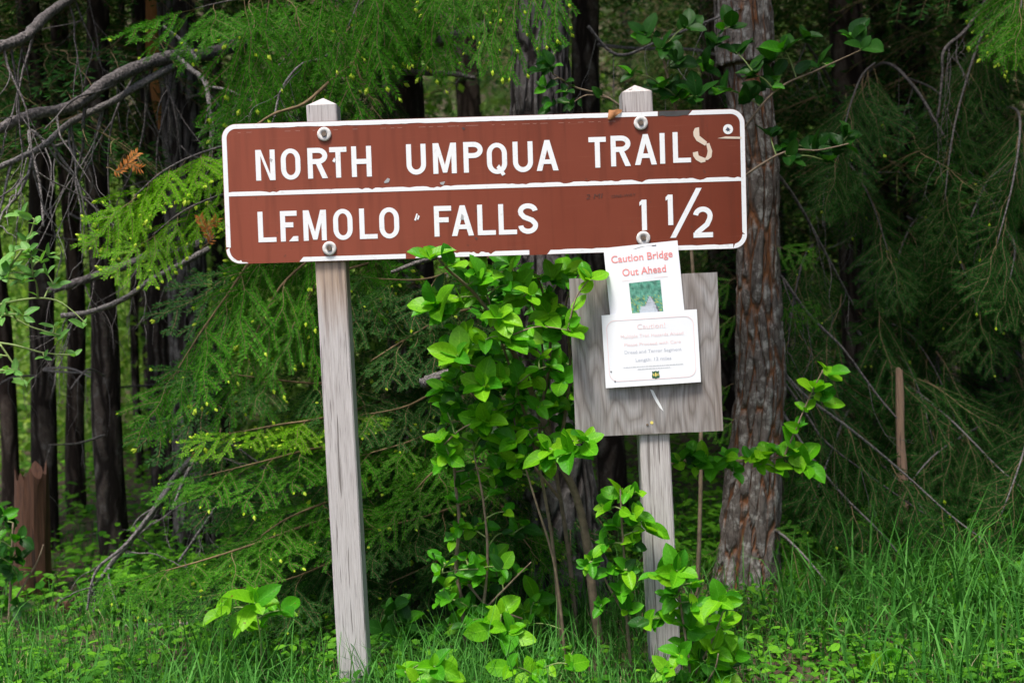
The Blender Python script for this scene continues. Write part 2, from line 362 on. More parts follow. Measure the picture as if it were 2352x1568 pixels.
M['needle'] = m_leaf('fir_needles', (0.018, 0.100, 0.005), (0.070, 0.25, 0.011), 0.32, False, True, 0.5)
M['needle_shade'] = m_leaf('shaded_fir_needles', (0.010, 0.050, 0.008), (0.032, 0.110, 0.016), 0.25, False, True, 0.55)  # darker copy of the fir needles, shade put into the colour
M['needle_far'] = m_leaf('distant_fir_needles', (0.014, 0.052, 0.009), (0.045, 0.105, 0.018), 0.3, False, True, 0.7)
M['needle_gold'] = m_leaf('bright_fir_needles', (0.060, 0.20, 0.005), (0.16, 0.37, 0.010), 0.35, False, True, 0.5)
M['needle_dead'] = m_leaf('rust_dead_needles', (0.30, 0.10, 0.02), (0.42, 0.18, 0.05), 0.2, False, True, 0.6, (1.1, 0.9, 0.6))
M['bud'] = m_leaf('new_growth_tips', (0.38, 0.52, 0.03), (0.52, 0.64, 0.08), 0.4, False, True, 0.6)
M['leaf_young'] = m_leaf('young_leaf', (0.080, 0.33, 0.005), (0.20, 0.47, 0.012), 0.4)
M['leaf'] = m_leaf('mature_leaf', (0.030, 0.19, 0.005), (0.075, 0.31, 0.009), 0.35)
M['leaf_dark'] = m_leaf('shaded_leaf', (0.010, 0.062, 0.006), (0.026, 0.11, 0.010), 0.3)  # darker leaf copy with the shade painted into its colour
M['leaf_cool'] = m_leaf('cool_green_leaf', (0.09, 0.25, 0.05), (0.18, 0.38, 0.09), 0.38)
M['ground'] = m_ground()
M['grass'] = m_leaf('grass_blade', (0.022, 0.115, 0.012), (0.105, 0.30, 0.055), 0.35, False, True, 0.55)
M['grass_dry'] = m_leaf('dry_grass_blade', (0.30, 0.24, 0.12), (0.48, 0.42, 0.26), 0.2, False, True, 0.7, (1.1, 1.05, 0.8))
M['cover'] = m_leaf('ground_cover_leaf', (0.025, 0.12, 0.008), (0.13, 0.35, 0.02), 0.35, False, True, 0.55)
M['far_leaf'] = m_leaf('far_understory_leaf', (0.05, 0.15, 0.015), (0.22, 0.36, 0.07), 0.4, False, True, 0.7)
M['far_dark'] = m_leaf('far_forest_leaf', (0.045, 0.10, 0.022), (0.17, 0.27, 0.065), 0.35, False, True, 0.7)
M['thicket'] = m_leaf('sunlit_thicket_leaf', (0.08, 0.20, 0.025), (0.34, 0.46, 0.12), 0.45, False, True, 0.7)  # paler leaf copy, sunlight painted into the green
M['dry_leaf'] = m_plain('dry_orange_leaf', (0.36, 0.15, 0.05), 0.7, var=0.3, scale=60)

# ------------------------------------------------------------------ ground
def gh(x, y):
    h = 0.05 * noise.noise(Vector((x * 0.5, y * 0.5, 1.7)))
    far = max(0.0, y - 7.0)
    h += 0.012 * far + (0.0035 * far * far if y < 34 else 0.0035 * 27 * 27 + (y - 34) * 0.45)
    h += 0.25 * min(1, far / 6) * noise.noise(Vector((x * 0.15, y * 0.15, 4.2)))
    return h
def build_ground():
    xs = sorted(set([-60 + 4 * i for i in range(31)] + [-6 + 0.3 * i for i in range(41)]))
    ys = sorted(set([-40 + 4 * i for i in range(36)] + [0 + 0.3 * i for i in range(41)]))
    V = [(x, y, gh(x, y)) for y in ys for x in xs]; n = len(xs)
    F = [(j * n + i, j * n + i + 1, (j + 1) * n + i + 1, (j + 1) * n + i) for j in range(len(ys) - 1) for i in range(n - 1)]
    o = obj('ground', V, F, M['ground'], None, True); o['kind'] = 'structure'
build_ground()

# ------------------------------------------------------------------ the trail sign
SIGN_D = 3.5
ANG = math.radians(1.75)
def loc_ph(x, y):
    """photo pixels (2500 wide) -> metres in the sign's own plane"""
    dx, dy = x - 1184.0, y - 455.5
    return ((dx * math.cos(ANG) - dy * math.sin(ANG)) / 833.3, -(dx * math.sin(ANG) + dy * math.cos(ANG)) / 833.3)
def c1(x, y): return loc_ph(500 + x / 3.267, 180 + y / 3.267)
def c2(x, y): return loc_ph(1150 + x / 3.267, 180 + y / 3.267)
SC = P(1184.0 / 1.0629, 455.5 / 1.0629, SIGN_D)
_b = ANG - ROLL
SX = Vector((math.cos(_b), 0, math.sin(_b))); SY = Vector((-math.sin(_b), 0, math.cos(_b))); SN = Vector((0, -1, 0))
def S(x, y, z=0.0): return SC + SX * x + SY * y + SN * z

post_base = P(1170, 1585, 3.55); post_base.z = 0.0
sign = thing('trail_sign', post_base, 'brown trail sign reading NORTH UMPQUA TRAILS and LEMOLO FALLS on two grey wooden posts', 'sign')

def prism(poly, z0, z1, fr, V, F):
    b = len(V); n = len(poly)
    for (x, y) in poly: V.append(fr(x, y, z1))
    F.append(tuple(b + i for i in range(n)))
    for (x, y) in poly: V.append(fr(x, y, z0))
    for i in range(n):
        j = (i + 1) % n; F.append((b + i, b + n + i, b + n + j, b + j))
    return V, F
def flat(name, polys, z, mt, parent, fr=S, step=0.00012, thick=0.0):
    V, F = [], []
    for k, p in enumerate(polys):
        # make sure each polygon faces the viewer
        a = sum(p[i][0] * p[(i + 1) % len(p)][1] - p[(i + 1) % len(p)][0] * p[i][1] for i in range(len(p)))
        if a < 0: p = p[::-1]
        b = len(V)
        for (x, y) in p: V.append(fr(x, y, z + k * step))
        F.append(tuple(range(b, b + len(p))))
    return obj(name, V, F, mt, parent)

# --- posts
def post(u0, v0, u1, v1, d, mats, tan=None):
    top = P(u0, v0, d); bot = P(u1, v1, d); ax = (bot - top).normalized()
    w2 = 0.0445
    X = Vector((1, 0, 0)) - ax * ax.x; X.normalize(); Y = ax.cross(X).normalized()
    if Y.y < 0: Y = -Y
    L = (top.z + 0.35) / -ax.z
    lev = [0.0, 0.012, 0.06] + [0.06 + (L - 0.06) * i / 24 for i in range(1, 25)]
    V, F, mi = [], [], []
    cut = 0.010
    def ring(s, k):
        c = top + ax * s
        q = []
        for sx, sy in ((-1, -1), (1, -1), (1, 1), (-1, 1)):
            a, b2 = (sx * w2, sy * (w2 - cut)), (sx * (w2 - cut), sy * w2)
            if sx * sy < 0: a, b2 = b2, a
            q += [a, b2]
        # order round the section
        q = sorted(q, key=lambda p: math.atan2(p[1], p[0]))
        for (x, y) in q:
            j = 0.0012 * noise.noise(Vector((x * 30, y * 30, s * 4)))
            V.append(c + X * (x + j) + Y * (y + j))
    cut = 0.004
    for i, s in enumerate(lev): ring(s, i)
    n = 8
    for i in range(len(lev) - 1):
        for k in range(n):
            F.append((i * n + k, i * n + (k + 1) % n, (i + 1) * n + (k + 1) % n, (i + 1) * n + k))
    apex = len(V); V.append(top - ax * 0.026)
    for k in range(n): F.append((apex, (k + 1) % n, k))
    o = obj('post', V, F, mats, sign)
    return o
pl = post(743, 246, 808, 1400, SIGN_D + 0.055, [M['post_l']])
pr = post(1459, 216, 1522.5, 1440, SIGN_D + 0.055, [M['post_r']])
tag(pl, label='left post, pale grey weathered wood with pointed top')
tag(pr, label='right post, grey wood with dark wavy grain')

# --- panel
PWD, PHT, PR = 1.524 / 2, 0.4064 / 2, 0.042
def rrect(hx, hy, r, n=8):
    out = []
    for cx, cy, a0 in ((hx - r, hy - r, 0), (-hx + r, hy - r, 90), (-hx + r, -hy + r, 180), (hx - r, -hy + r, 270)):
        for k in range(n + 1):
            a = math.radians(a0 + 90 * k / n); out.append((cx + r * math.cos(a), cy + r * math.sin(a)))
    return out
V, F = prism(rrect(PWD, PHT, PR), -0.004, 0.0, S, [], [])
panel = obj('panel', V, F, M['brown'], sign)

# --- white border laid on the panel, in pieces as it survives
BW = 0.0145
def edge_strip(x0, x1, y_out, y_in, jag0=0, jag1=0, rough_in=0.0, rough_out=0.0, seed=0, n=None):
    n = n or max(2, int(abs(x1 - x0) / 0.012))
    a, b = [], []
    for i in range(n + 1):
        x = x0 + (x1 - x0) * i / n
        ji = rough_in * max(0, noise.noise(Vector((x * 75, seed, 0.3))) * .6 + noise.noise(Vector((x * 23, seed + 3, 0.3))) - .08) * 1.5 * (y_out - y_in)
        a.append((x, y_out)); b.append((x, y_in + ji))
    a[0] = (a[0][0] + jag0, a[0][1]); a[-1] = (a[-1][0] + jag1, a[-1][1])
    return a + b[::-1]
e = 0.0012
T_, B_ = PHT - e, -PHT + e
Lx, Rx = -PWD + e, PWD - e
def corner(cx, cy, a0, ro=PR - e, n=8):
    ri = ro - BW + e; o_, i_ = [], []
    for k in range(n + 1):
        a = math.radians(a0 + 90 * k / n)
        o_.append((cx + ro * math.cos(a), cy + ro * math.sin(a))); i_.append((cx + ri * math.cos(a), cy + ri * math.sin(a)))
    return o_ + i_[::-1]
bx = lambda c, x: c(x, 0)[0]
top_dark0, top_dark1 = bx(c2, 1470), bx(c2, 1712)
bw = BW - e
P_t = [edge_strip(-PWD + PR, top_dark0, T_, T_ - bw, rough_in=0.15, seed=1),
       edge_strip(top_dark1, PWD - PR, T_, T_ - bw, jag0=0.012, seed=2)]
z0 = 0.0006
border = flat('border_strip', [P_t[0]], z0, M['white'], panel); flat('border_strip', [P_t[1]], z0, M['white'], panel)
flat('border_strip', [corner(PWD - PR, PHT - PR, 0)], z0, M['white'], panel)
flat('border_strip', [corner(-PWD + PR, PHT - PR, 90)], z0, M['white'], panel)
flat('border_strip', [[(Lx, PHT - PR), (Lx, -PHT + PR + 0.008), (Lx + bw, -PHT + PR + 0.006), (Lx + bw, PHT - PR)]], z0, M['white'], panel)
flat('border_strip', [[(Rx, PHT - PR), (Rx, -PHT + PR - 0.004), (Rx - bw, -PHT + PR + 0.006), (Rx - bw, PHT - PR)]], z0, M['white'], panel)
# broken lower left corner: a thin sliver only
cl = corner(-PWD + PR, -PHT + PR, 180); m9 = len(cl) // 2
sl = [(cl[i][0], cl[i][1]) for i in range(m9)]
inn = [(sl[i][0] + (0.012 - 0.001 * i) * 0.8, sl[i][1] + 0.006 + 0.0006 * (i % 3)) for i in range(m9)]
flat('border_strip', [sl + [(-PWD + PR + 0.022, B_), (-PWD + PR + 0.018, B_ + 0.003), (-PWD + PR + 0.004, B_ + 0.004), (-PWD + PR + 0.001, B_ + 0.010)] + inn[::-1][1:]], z0, M['white'], panel)
flat('border_strip', [corner(PWD - PR, -PHT + PR, 270)[:-1]], z0 + 0.0001, M['white'], panel)
flat('border_strip', [edge_strip(bx(c1, 745), bx(c1, 1560), B_, B_ + bw, jag0=-0.012, seed=3)], z0, M['white'], panel)
flat('border_strip', [edge_strip(bx(c1, 1660), bx(c2, 420), B_, B_ + bw, jag0=-0.010, rough_in=1.0, seed=4, n=46)], z0, M['white'], panel)
flat('border_strip', [edge_strip(bx(c2, 590), PWD - PR, B_, B_ + bw, jag0=-0.01, rough_in=0.35, seed=5, n=40)], z0, M['white'], panel)
dy0 = (c1(190, 952)[1] + c2(2150, 850)[1]) / 2
flat('divider_strip', [edge_strip(Lx + bw, Rx - bw, dy0 - bw * 0.45, dy0 + bw * 0.5, rough_in=0.5, seed=6, n=150)], z0, M['white'], panel)
flat('bare_patch', [edge_strip(top_dark0 + 0.002, top_dark1 - 0.002, T_ + 0.0006, T_ - bw - 0.002, jag1=0.01, rough_in=0.3, seed=7)], z0, M['patch'], panel)
# thin worn line under the top border
V, F = [], []
for i in range(52):
    x0 = -PWD + 0.05 + i * 0.0275 + rnd.uniform(-.006, .006); x1 = x0 + rnd.uniform(0.006, 0.024)
    if x1 > PWD - 0.22 or rnd.random() < 0.3: continue
    y = PHT - BW - 0.0115; b0 = len(V)
    V += [S(x0, y, z0), S(x1, y, z0), S(x1, y + 0.0008, z0), S(x0, y + 0.0008, z0)]; F.append((b0, b0 + 1, b0 + 2, b0 + 3))
obj('worn_line', V, F, m_plain('worn_line_paint', (0.40, 0.24, 0.20), 0.6), panel, kind='stuff')

# --- letters
SW = 0.165
def R_(x0, y0, x1, y1): return [[(x0, y0), (x1, y0), (x1, y1), (x0, y1)]]
def strip(pts, wd):
    """constant width strip along a centre line -> quads"""
    n = len(pts); L, R = [], []
    for i in range(n):
        a = Vector(pts[max(i - 1, 0)]); b = Vector(pts[i]); c = Vector(pts[min(i + 1, n - 1)])
        t1 = (b - a).normalized() if i else (c - b).normalized(); t2 = (c - b).normalized() if i < n - 1 else t1
        t = (t1 + t2).normalized(); nrm = Vector((-t.y, t.x)); k = wd / 2 / max(0.5, nrm.dot(Vector((-t1.y, t1.x))))
        L.append((b.x + nrm.x * k, b.y + nrm.y * k)); R.append((b.x - nrm.x * k, b.y - nrm.y * k))
    return [L + R[::-1]]
def arc(cx, cy, rx, ry, a0, a1, n=14):
    return [(cx + rx * math.cos(math.radians(a0 + (a1 - a0) * k / n)), cy + ry * math.sin(math.radians(a0 + (a1 - a0) * k / n))) for k in range(n + 1)]
def ringO(w, s=SW):
    r = w / 2; ro, ri = [], []
    hy = 0.36
    out = arc(r, 1 - hy + 0.01, r, hy, 180, 0, 16)[::1] + arc(r, hy - 0.01, r, hy, 0, -180, 16)
    inn = arc(r, 1 - hy + 0.01, r - s, hy - s * 0.9, 180, 0, 16) + arc(r, hy - 0.01, r - s, hy - s * 0.9, 0, -180, 16)
    q = []
    n = len(out)
    half = n // 2
    q.append(out[:half] + inn[:half][::-1]); q.append(out[half:] + inn[half:][::-1])
    q += [[out[half - 1], out[half], inn[half], inn[half - 1]], [out[-1], out[0], inn[0], inn[-1]]]
    return q
def glyph(ch, w, s=SW):
    if ch == 'N': return R_(0, 0, s, 1) + R_(w - s, 0, w, 1) + [[(s * .55, 1), (s * 1.1, 1), (w - s * .55, 0), (w - s * 1.1, 0)]]
    if ch == 'O': return ringO(w)
    if ch == 'Q': return ringO(w) + [[(w * .46, .20), (w * .60, .30), (w * .90, -.02), (w * .74, -.08)]]
    if ch in 'RP':
        cy, ry = 0.735, 0.265 - s / 2
        bowl = strip([(s * .5, 1 - s / 2), (w * .5, 1 - s / 2)] + arc(w * .52, cy, w * .48 - s / 2, ry, 90, -90)[1:] + [(s * .5, cy - ry)], s)
        g = R_(0, 0, s, 1) + bowl
        if ch == 'R': g += [[(w * .40, .5), (w * .40 + s * 1.05, .5), (w, 0), (w - s * 1.12, 0)]]
        return g
    if ch == 'T': return R_(0, 1 - s, w, 1) + R_(w / 2 - s / 2, 0, w / 2 + s / 2, 1 - s * .5)
    if ch == 'H': return R_(0, 0, s, 1) + R_(w - s, 0, w, 1) + R_(s * .5, .5 - s / 2, w - s * .5, .5 + s / 2)
    if ch == 'U': return strip([(s / 2, 1), (s / 2, .36)] + arc(w / 2, .34, w / 2 - s / 2, .34 - s / 2, 180, 360, 18)[1:-1] + [(w - s / 2, .36), (w - s / 2, 1)], s)
    if ch == 'M': return R_(0, 0, s, 1) + R_(w - s, 0, w, 1) + [[(s * .3, 1), (s * 1.15, 1), (w / 2 + s * .42, .03), (w / 2 - s * .42, .03)], [(w - s * .3, 1), (w - s * 1.15, 1), (w / 2 - s * .42, .03), (w / 2 + s * .42, .03)]]
    if ch == 'A': return [[(0, 0), (s * 1.08, 0), (w / 2 + s * .5, 1), (w / 2 - s * .5, 1)], [(w, 0), (w - s * 1.08, 0), (w / 2 - s * .5, 1), (w / 2 + s * .5, 1)]] + R_(w * .24, .22, w * .76, .22 + s * .9)
    if ch == 'I': return R_(0, 0, s, 1)
    if ch == 'L': return R_(0, 0, s, 1) + R_(s * .5, 0, w, s * .92)
    if ch == 'F': return R_(0, 0, s, 1) + R_(s * .5, 1 - s, w, 1) + R_(s * .5, .46, w * .84, .46 + s)
    if ch == 'E': return R_(0, 0, s, 1) + R_(s * .5, 1 - s, w * .95, 1) + R_(s * .5, .46, w * .74, .46 + s) + [[(w * .46, 0), (w, 0), (w, s), (w * .72, s)]]
    if ch == 'S':
        return strip(arc(w * .5, .735, w * .5 - s / 2, .265 - s / 2, 5, 180, 14) + [(s * .62, .66), (w * .3, .555), (w * .7, .445), (w - s * .62, .345)] + arc(w * .5, .28, w * .5 - s / 2, .28 - s / 2, 8, -178, 16), s)
    if ch == '1': return R_(s * .42, 0, s * 1.42, 1) + [[(0, .80), (0, .92), (s * .5, 1), (s * .5, .86)]]
    if ch == '2': return strip(arc(w * .5, .70, w * .5 - s / 2, .30 - s / 2, 172, 0, 16) + [(w - s * .6, .60), (w * .70, .42), (w * .26, .20), (s * .55, s * .8)], s) + R_(0, 0, w, s)
    if ch == '/': return [[(0, 0), (s * 1.15, 0), (w, 1), (w - s * 1.15, 1)]]
def letter(ch, cf, x0, x1, ybase, H=0.1016 * 0.872, yb2=None):
    """x0, x1: the character's left and right in the close-up; ybase its foot"""
    a = cf(x0, ybase); b = cf(x1, ybase)
    w = (b[0] - a[0]); y = (a[1] + b[1]) / 2
    polys = [[(a[0] + q[0] * H, y + q[1] * H) for q in p] for p in glyph(ch, w / H)]
    return flat('letter', polys, 0.0007, M['white'], panel)
def line_y(x, xa, ya, xb, yb): return ya + (yb - ya) * (x - xa) / (xb - xa)
row1 = [('N', c1, 420, 574), ('O', c1, 620, 775), ('R', c1, 832, 990), ('T', c1, 1006, 1143), ('H', c1, 1180, 1338),
        ('U', c1, 1615, 1770), ('M', c1, 1826, 2012), ('P', c1, 2068, 2222),
        ('Q', c2, 130, 290), ('U', c2, 336, 495), ('A', c2, 522, 696), ('T', c2, 938, 1076), ('R', c2, 1113, 1270), ('A', c2, 1302, 1476), ('I', c2, 1502, 1549), ('L', c2, 1605, 1747)]
for ch, cf, a, b in row1:
    yb = line_y((a + b) / 2, 500, 852, 1260, 823) if cf is c1 else line_y((a + b) / 2, 605, 775, 1670, 711)
    letter(ch, cf, a, b, yb)
row2 = [('L', c1, 434, 578), ('E', c1, 612, 752), ('M', c1, 794, 978), ('O', c1, 1032, 1186), ('L', c1, 1240, 1382), ('O', c1, 1398, 1556),
        ('F', c1, 1834, 1972), ('A', c1, 1972, 2148), ('L', c1, 2178, 2322), ('L', c2, 222, 367), ('S', c2, 378, 535), ('1', c2, 1344, 1412)]
for ch, cf, a, b in row2:
    yb = line_y((a + b) / 2, 500, 1340, 1860, 1296) if cf is c1 else line_y((a + b) / 2, 290, 1279, 1385, 1245)
    letter(ch, cf, a, b, yb)
letter('1', c2, 1552, 1616, 1205)
a = c2(1585, 1306); H2 = c2(1830, 910)[1] - a[1]; w2 = c2(1832, 910)[0] - a[0]
flat('letter', [[(a[0], a[1]), (a[0] + 0.0165, a[1]), (a[0] + w2, a[1] + H2), (a[0] + w2 - 0.0165, a[1] + H2)]], 0.0007, M['white'], panel)
letter('2', c2, 1770, 1926, 1303, H=0.1016 * 0.885)
# the peeling last S of TRAILS, in its three surviving bits
f2 = lambda pts: [c2(*p) for p in pts]
s_up = flat('letter', [f2([(1775, 440), (1808, 432), (1812, 500), (1872, 548), (1858, 578), (1790, 540), (1765, 500), (1762, 470)])], 0.0007, M['cream'], panel)
tag(s_up, label='peeling upper half of the last S')
flat('letter', [f2([(1865, 562), (1890, 556), (1914, 620), (1908, 668), (1880, 690), (1850, 690), (1872, 655), (1878, 620)])], 0.0008, M['cream'], panel)
flat('letter', [f2([(1760, 632), (1800, 622), (1806, 655), (1858, 676), (1862, 704), (1825, 712), (1786, 690), (1764, 660)])], 0.0007, M['cream'], panel)
# small chips and marks
for cf, pts, mk in ((c1, [(1672, 1165), (1690, 1112), (1700, 1118), (1686, 1172)], 'white'), (c1, [(1694, 1160), (1704, 1125), (1716, 1135), (1706, 1164)], 'white'),
                    (c1, [(1432, 866), (1462, 832), (1482, 842), (1470, 868), (1440, 874)], 'alu'), (c1, [(1024, 700), (1040, 672), (1050, 690), (1042, 712)], 'white'),
                    (c1, [(2040, 1160), (2048, 1115), (2064, 1130), (2066, 1165)], 'alu'), (c1, [(1876, 868), (1918, 860), (1906, 888), (1884, 884)], 'alu'),
                    (c1, [(2150, 1300), (2176, 1308), (2168, 1322)], 'patch'), (c1, [(2048, 432), (2080, 440), (2066, 455)], 'patch'), (c1, [(523, 672), (552, 688), (540, 712), (528, 690)], 'alu'),
                    (c2, [(1955, 520), (2020, 505), (2144, 508), (2144, 524), (2020, 522)], 'cream')):
    flat('chip_mark', [[cf(*p) for p in pts]], 0.0011, M[mk], panel)

# --- text helper: Blender's built-in face, turned into a flat mesh
def text_polys(body, size, bold=0.0, shear=0.0, align='CENTER'):
    c = bpy.data.curves.new('t', 'FONT'); c.body = body; c.size = size; c.align_x = align; c.offset = bold; c.shear = shear
    c.resolution_u = 3
    o = bpy.data.objects.new('t', c); COL.objects.link(o)
    me = o.to_mesh(); V = [(v.co.x, v.co.y) for v in me.vertices]; F = [tuple(p.vertices) for p in me.polygons]
    o.to_mesh_clear(); bpy.data.objects.remove(o); bpy.data.curves.remove(c)
    return V, F
def text(name, body, size, x, y, z, fr, mt, parent, width=None, bold=0.0, shear=0.0, align='CENTER', ang=0.0):
    V, F = text_polys(body, size, bold, shear, align)
    if width and V:
        wd = max(v[0] for v in V) - min(v[0] for v in V); k = width / wd
        V = [(v[0] * k, v[1]) for v in V]
    ca, sa = math.cos(ang), math.sin(ang)
    o = obj(name, [fr(x + v[0] * ca - v[1] * sa, y + v[0] * sa + v[1] * ca, z) for v in V], F, mt, parent, kind='stuff')
    return o
g = c2(910, 1000); text('marker_writing', '2 MI', 0.020, g[0], g[1], 0.0009, S, M['marker'], panel, 0.050, 0, 0.2, 'LEFT', math.radians(2))
g = c2(1112, 990); text('marker_writing', 'ONE-WAY', 0.012, g[0], g[1], 0.0009, S, M['marker'], panel, 0.072, 0, 0.2, 'LEFT', math.radians(3))

# --- washers with bolt heads
def disc(cx, cy, r, z0, z1, fr, seg=20, rin=None):
    V, F = [], []
    prof = [(r, z0), (r, z1 * .6 + z0 * .4), (r * .88, z1), (r * .45, z1 * .85 + z0 * .15), (r * .38, z0 + (z1 - z0) * .3)]
    for (rr, z) in prof:
        for k in range(seg):
            t = 2 * math.pi * k / seg; V.append(fr(cx + rr * math.cos(t), cy + rr * math.sin(t), z))
    for i in range(len(prof) - 1):
        for k in range(seg): F.append((i * seg + k, i * seg + (k + 1) % seg, (i + 1) * seg + (k + 1) % seg, (i + 1) * seg + k))
    F.append(tuple((len(prof) - 1) * seg + k for k in range(seg)))
    return V, F
for (cf, x, y) in ((c1, 962, 488), (c1, 998, 1390), (c2, 1346, 400), (c2, 1370, 1308)):
    cx, cy = cf(x, y)
    V, F = disc(cx, cy, 0.0205, 0.0006, 0.006, S); wsh = obj('washer', V, F, M['washer'], panel, True)
    V, F = prism([(cx + 0.0075 * math.cos(k * math.pi / 3 + .3), cy + 0.0075 * math.sin(k * math.pi / 3 + .3)) for k in range(6)], 0.002, 0.009, S, [], [])
    obj('bolt_head', V, F, M['bolt'], panel)
# --- round sticker, top right
cx, cy = c2(2038, 448)
stick = flat('sticker', [[(cx + 0.0145 * math.cos(k * math.pi / 14), cy + 0.0145 * math.sin(k * math.pi / 14)) for k in range(28)]], 0.0009, M['scrape'], panel)
bird = [(-.0075, -.003), (-.004, .003), (-.002, .0075), (0, .003), (.0035, .0055), (.003, .0015), (.0075, -.001), (.0035, -.003), (.005, -.0075), (.0005, -.005), (-.003, -.0075), (-.003, -.004)]
flat('sticker_print', [[(cx + x, cy + y) for x, y in bird]], 0.0011, m_plain('sticker_blue_black', (0.05, 0.06, 0.09)), panel)

# ------------------------------------------------------------------ notice board
def ph(x, y, d=SIGN_D): return P(x, y, d)
def quad_frame(tl, tr, bl, d):
    """frame of a flat rectangular thing from three of its corners in the photograph"""
    a, b, c = P(*tl, d), P(*tr, d), P(*bl, d)
    X = (b - a); W = X.length; X = X / W; Y = (a - c); Hh = Y.length; Y = (Y - X * Y.dot(X)).normalized(); N = X.cross(Y).normalized()
    if N.y > 0: N = -N
    o = (b + c) / 2
    return (lambda x, y, z=0.0: o + X * x + Y * y + N * z), W, Hh
fb, bw_, bh_ = quad_frame((1308, 640), (1648, 625), (1322, 1004), SIGN_D)
fbc = fb(0, 0, 0)
board = thing('notice_board', fbc + Vector((0, 0, -bh_ / 2)), 'weathered grey plywood board nailed to the right post below the sign', 'board')
def grid_slab(w, h, z0, z1, fr, nx=12, ny=12, jit=0.0):
    V, F = [], []
    for zz in (z1, z0):
        for j in range(ny + 1):
            for i in range(nx + 1):
                x, y = -w / 2 + w * i / nx, -h / 2 + h * j / ny
                if i in (0, nx): x += jit * noise.noise(Vector((y * 40, i, 0)))
                if j in (0, ny): y += jit * noise.noise(Vector((x * 40, j, 5)))
                V.append(fr(x, y, zz))
    n = nx + 1; off = n * (ny + 1)
    for j in range(ny):
        for i in range(nx):
            q = (j * n + i, j * n + i + 1, (j + 1) * n + i + 1, (j + 1) * n + i)
            F.append(q); F.append(tuple(off + k for k in q[::-1]))
    ed = [(i, i + 1) for i in range(nx)] + [(i * n + nx, (i + 1) * n + nx) for i in range(ny)] + [(ny * n + i + 1, ny * n + i) for i in range(nx)] + [((i + 1) * n, i * n) for i in range(ny)]
    for a, b in ed: F.append((a, a + off, b + off, b))
    return V, F
V, F = grid_slab(bw_, bh_, -0.010, 0.0, fb, jit=0.0015)
pb = obj('plywood_panel', V, F, M['ply'], board)
def fbp(u, v):
    p = P(u, v, SIGN_D) - fbc; X = fb(1, 0) - fbc; Y = fb(0, 1) - fbc
    return (p.dot(X), p.dot(Y))
flat('white_scrape_mark', [[fbp(*q) for q in ((1493, 893), (1500, 896), (1510, 915), (1519, 932), (1524, 944), (1516, 937), (1506, 922), (1498, 906))]], 0.0009, M['scrape'], board, fr=fb)
flat('yellow_spot_mark', [[fbp(1497 + 4 * math.cos(k), 970 + 4 * math.sin(k)) for k in range(6)]], 0.0009, M['yellow_ink'], board, fr=fb)
for (u, v) in ((1478, 655), (1487, 975)):
    x, y = fbp(u, v); V, F = disc(x, y, 0.004, 0.0004, 0.0016, fb, 10); obj('nail_head', V, F, M['bolt'], board, True)

# ------------------------------------------------------------------ paper notices
def paper(name, tl, tr, bl, d, label, curl, hfull=None):
    fr0, w, h = quad_frame(tl, tr, bl, d)
    if hfull:  # the foot is hidden: extend to the full sheet
        k = hfull - h
        base = fr0
        fr1 = lambda x, y, z=0.0: base(x, y - k / 2, z); h = hfull
    else: fr1 = fr0
    cur = lambda x, y, z=0.0: fr1(x, y, z + curl(x / w, y / h) + 0.0016 * noise.noise(Vector((x * 14, y * 10, w * 50))))
    root = thing(name, fr1(0, -h / 2), label, 'notice')
    V, F = grid_slab(w, h, -0.0003, 0.0, cur, 16, 16); sh = obj('sheet', V, F, M['paper'], root)
    return root, cur, w, h
# upper sheet: lower edge tucked behind the lower one, upper edge stapled to the sign
pa, fa, wa, ha = paper('paper_notice', (1387, 570), (1557, 552), (1400, 718), SIGN_D - 0.0085, 'portrait white paper with red Caution Bridge Out Ahead and a photo',
                       lambda s, t: 0.004 * (1 - (2 * s) ** 2) * (0.3 + abs(t)) + (0.0 if t < 0 else 0.002 * math.sin(s * 9 + 1)) * t, 0.279)
z1 = 0.0007
text('red_heading', 'Caution Bridge', 0.030, 0.0, ha / 2 - 0.046, z1, fa, M['red_ink'], pa, 0.180, 0.0004)
text('red_heading', 'Out Ahead', 0.030, 0.003, ha / 2 - 0.087, z1, fa, M['red_ink'], pa, 0.128, 0.0004)
flat('ruled_line', [[(-0.065, ha / 2 - 0.1015), (0.070, ha / 2 - 0.1015), (0.070, ha / 2 - 0.1003), (-0.065, ha / 2 - 0.1003)]], z1, M['pink_ink'], pa, fr=fa)
flat('staple', [[(-0.025, ha / 2 - 0.0125), (0.045, ha / 2 - 0.009), (0.045, ha / 2 - 0.0065), (0.0, ha / 2 - 0.0075)]], z1, M['staple'], pa, fr=fa)
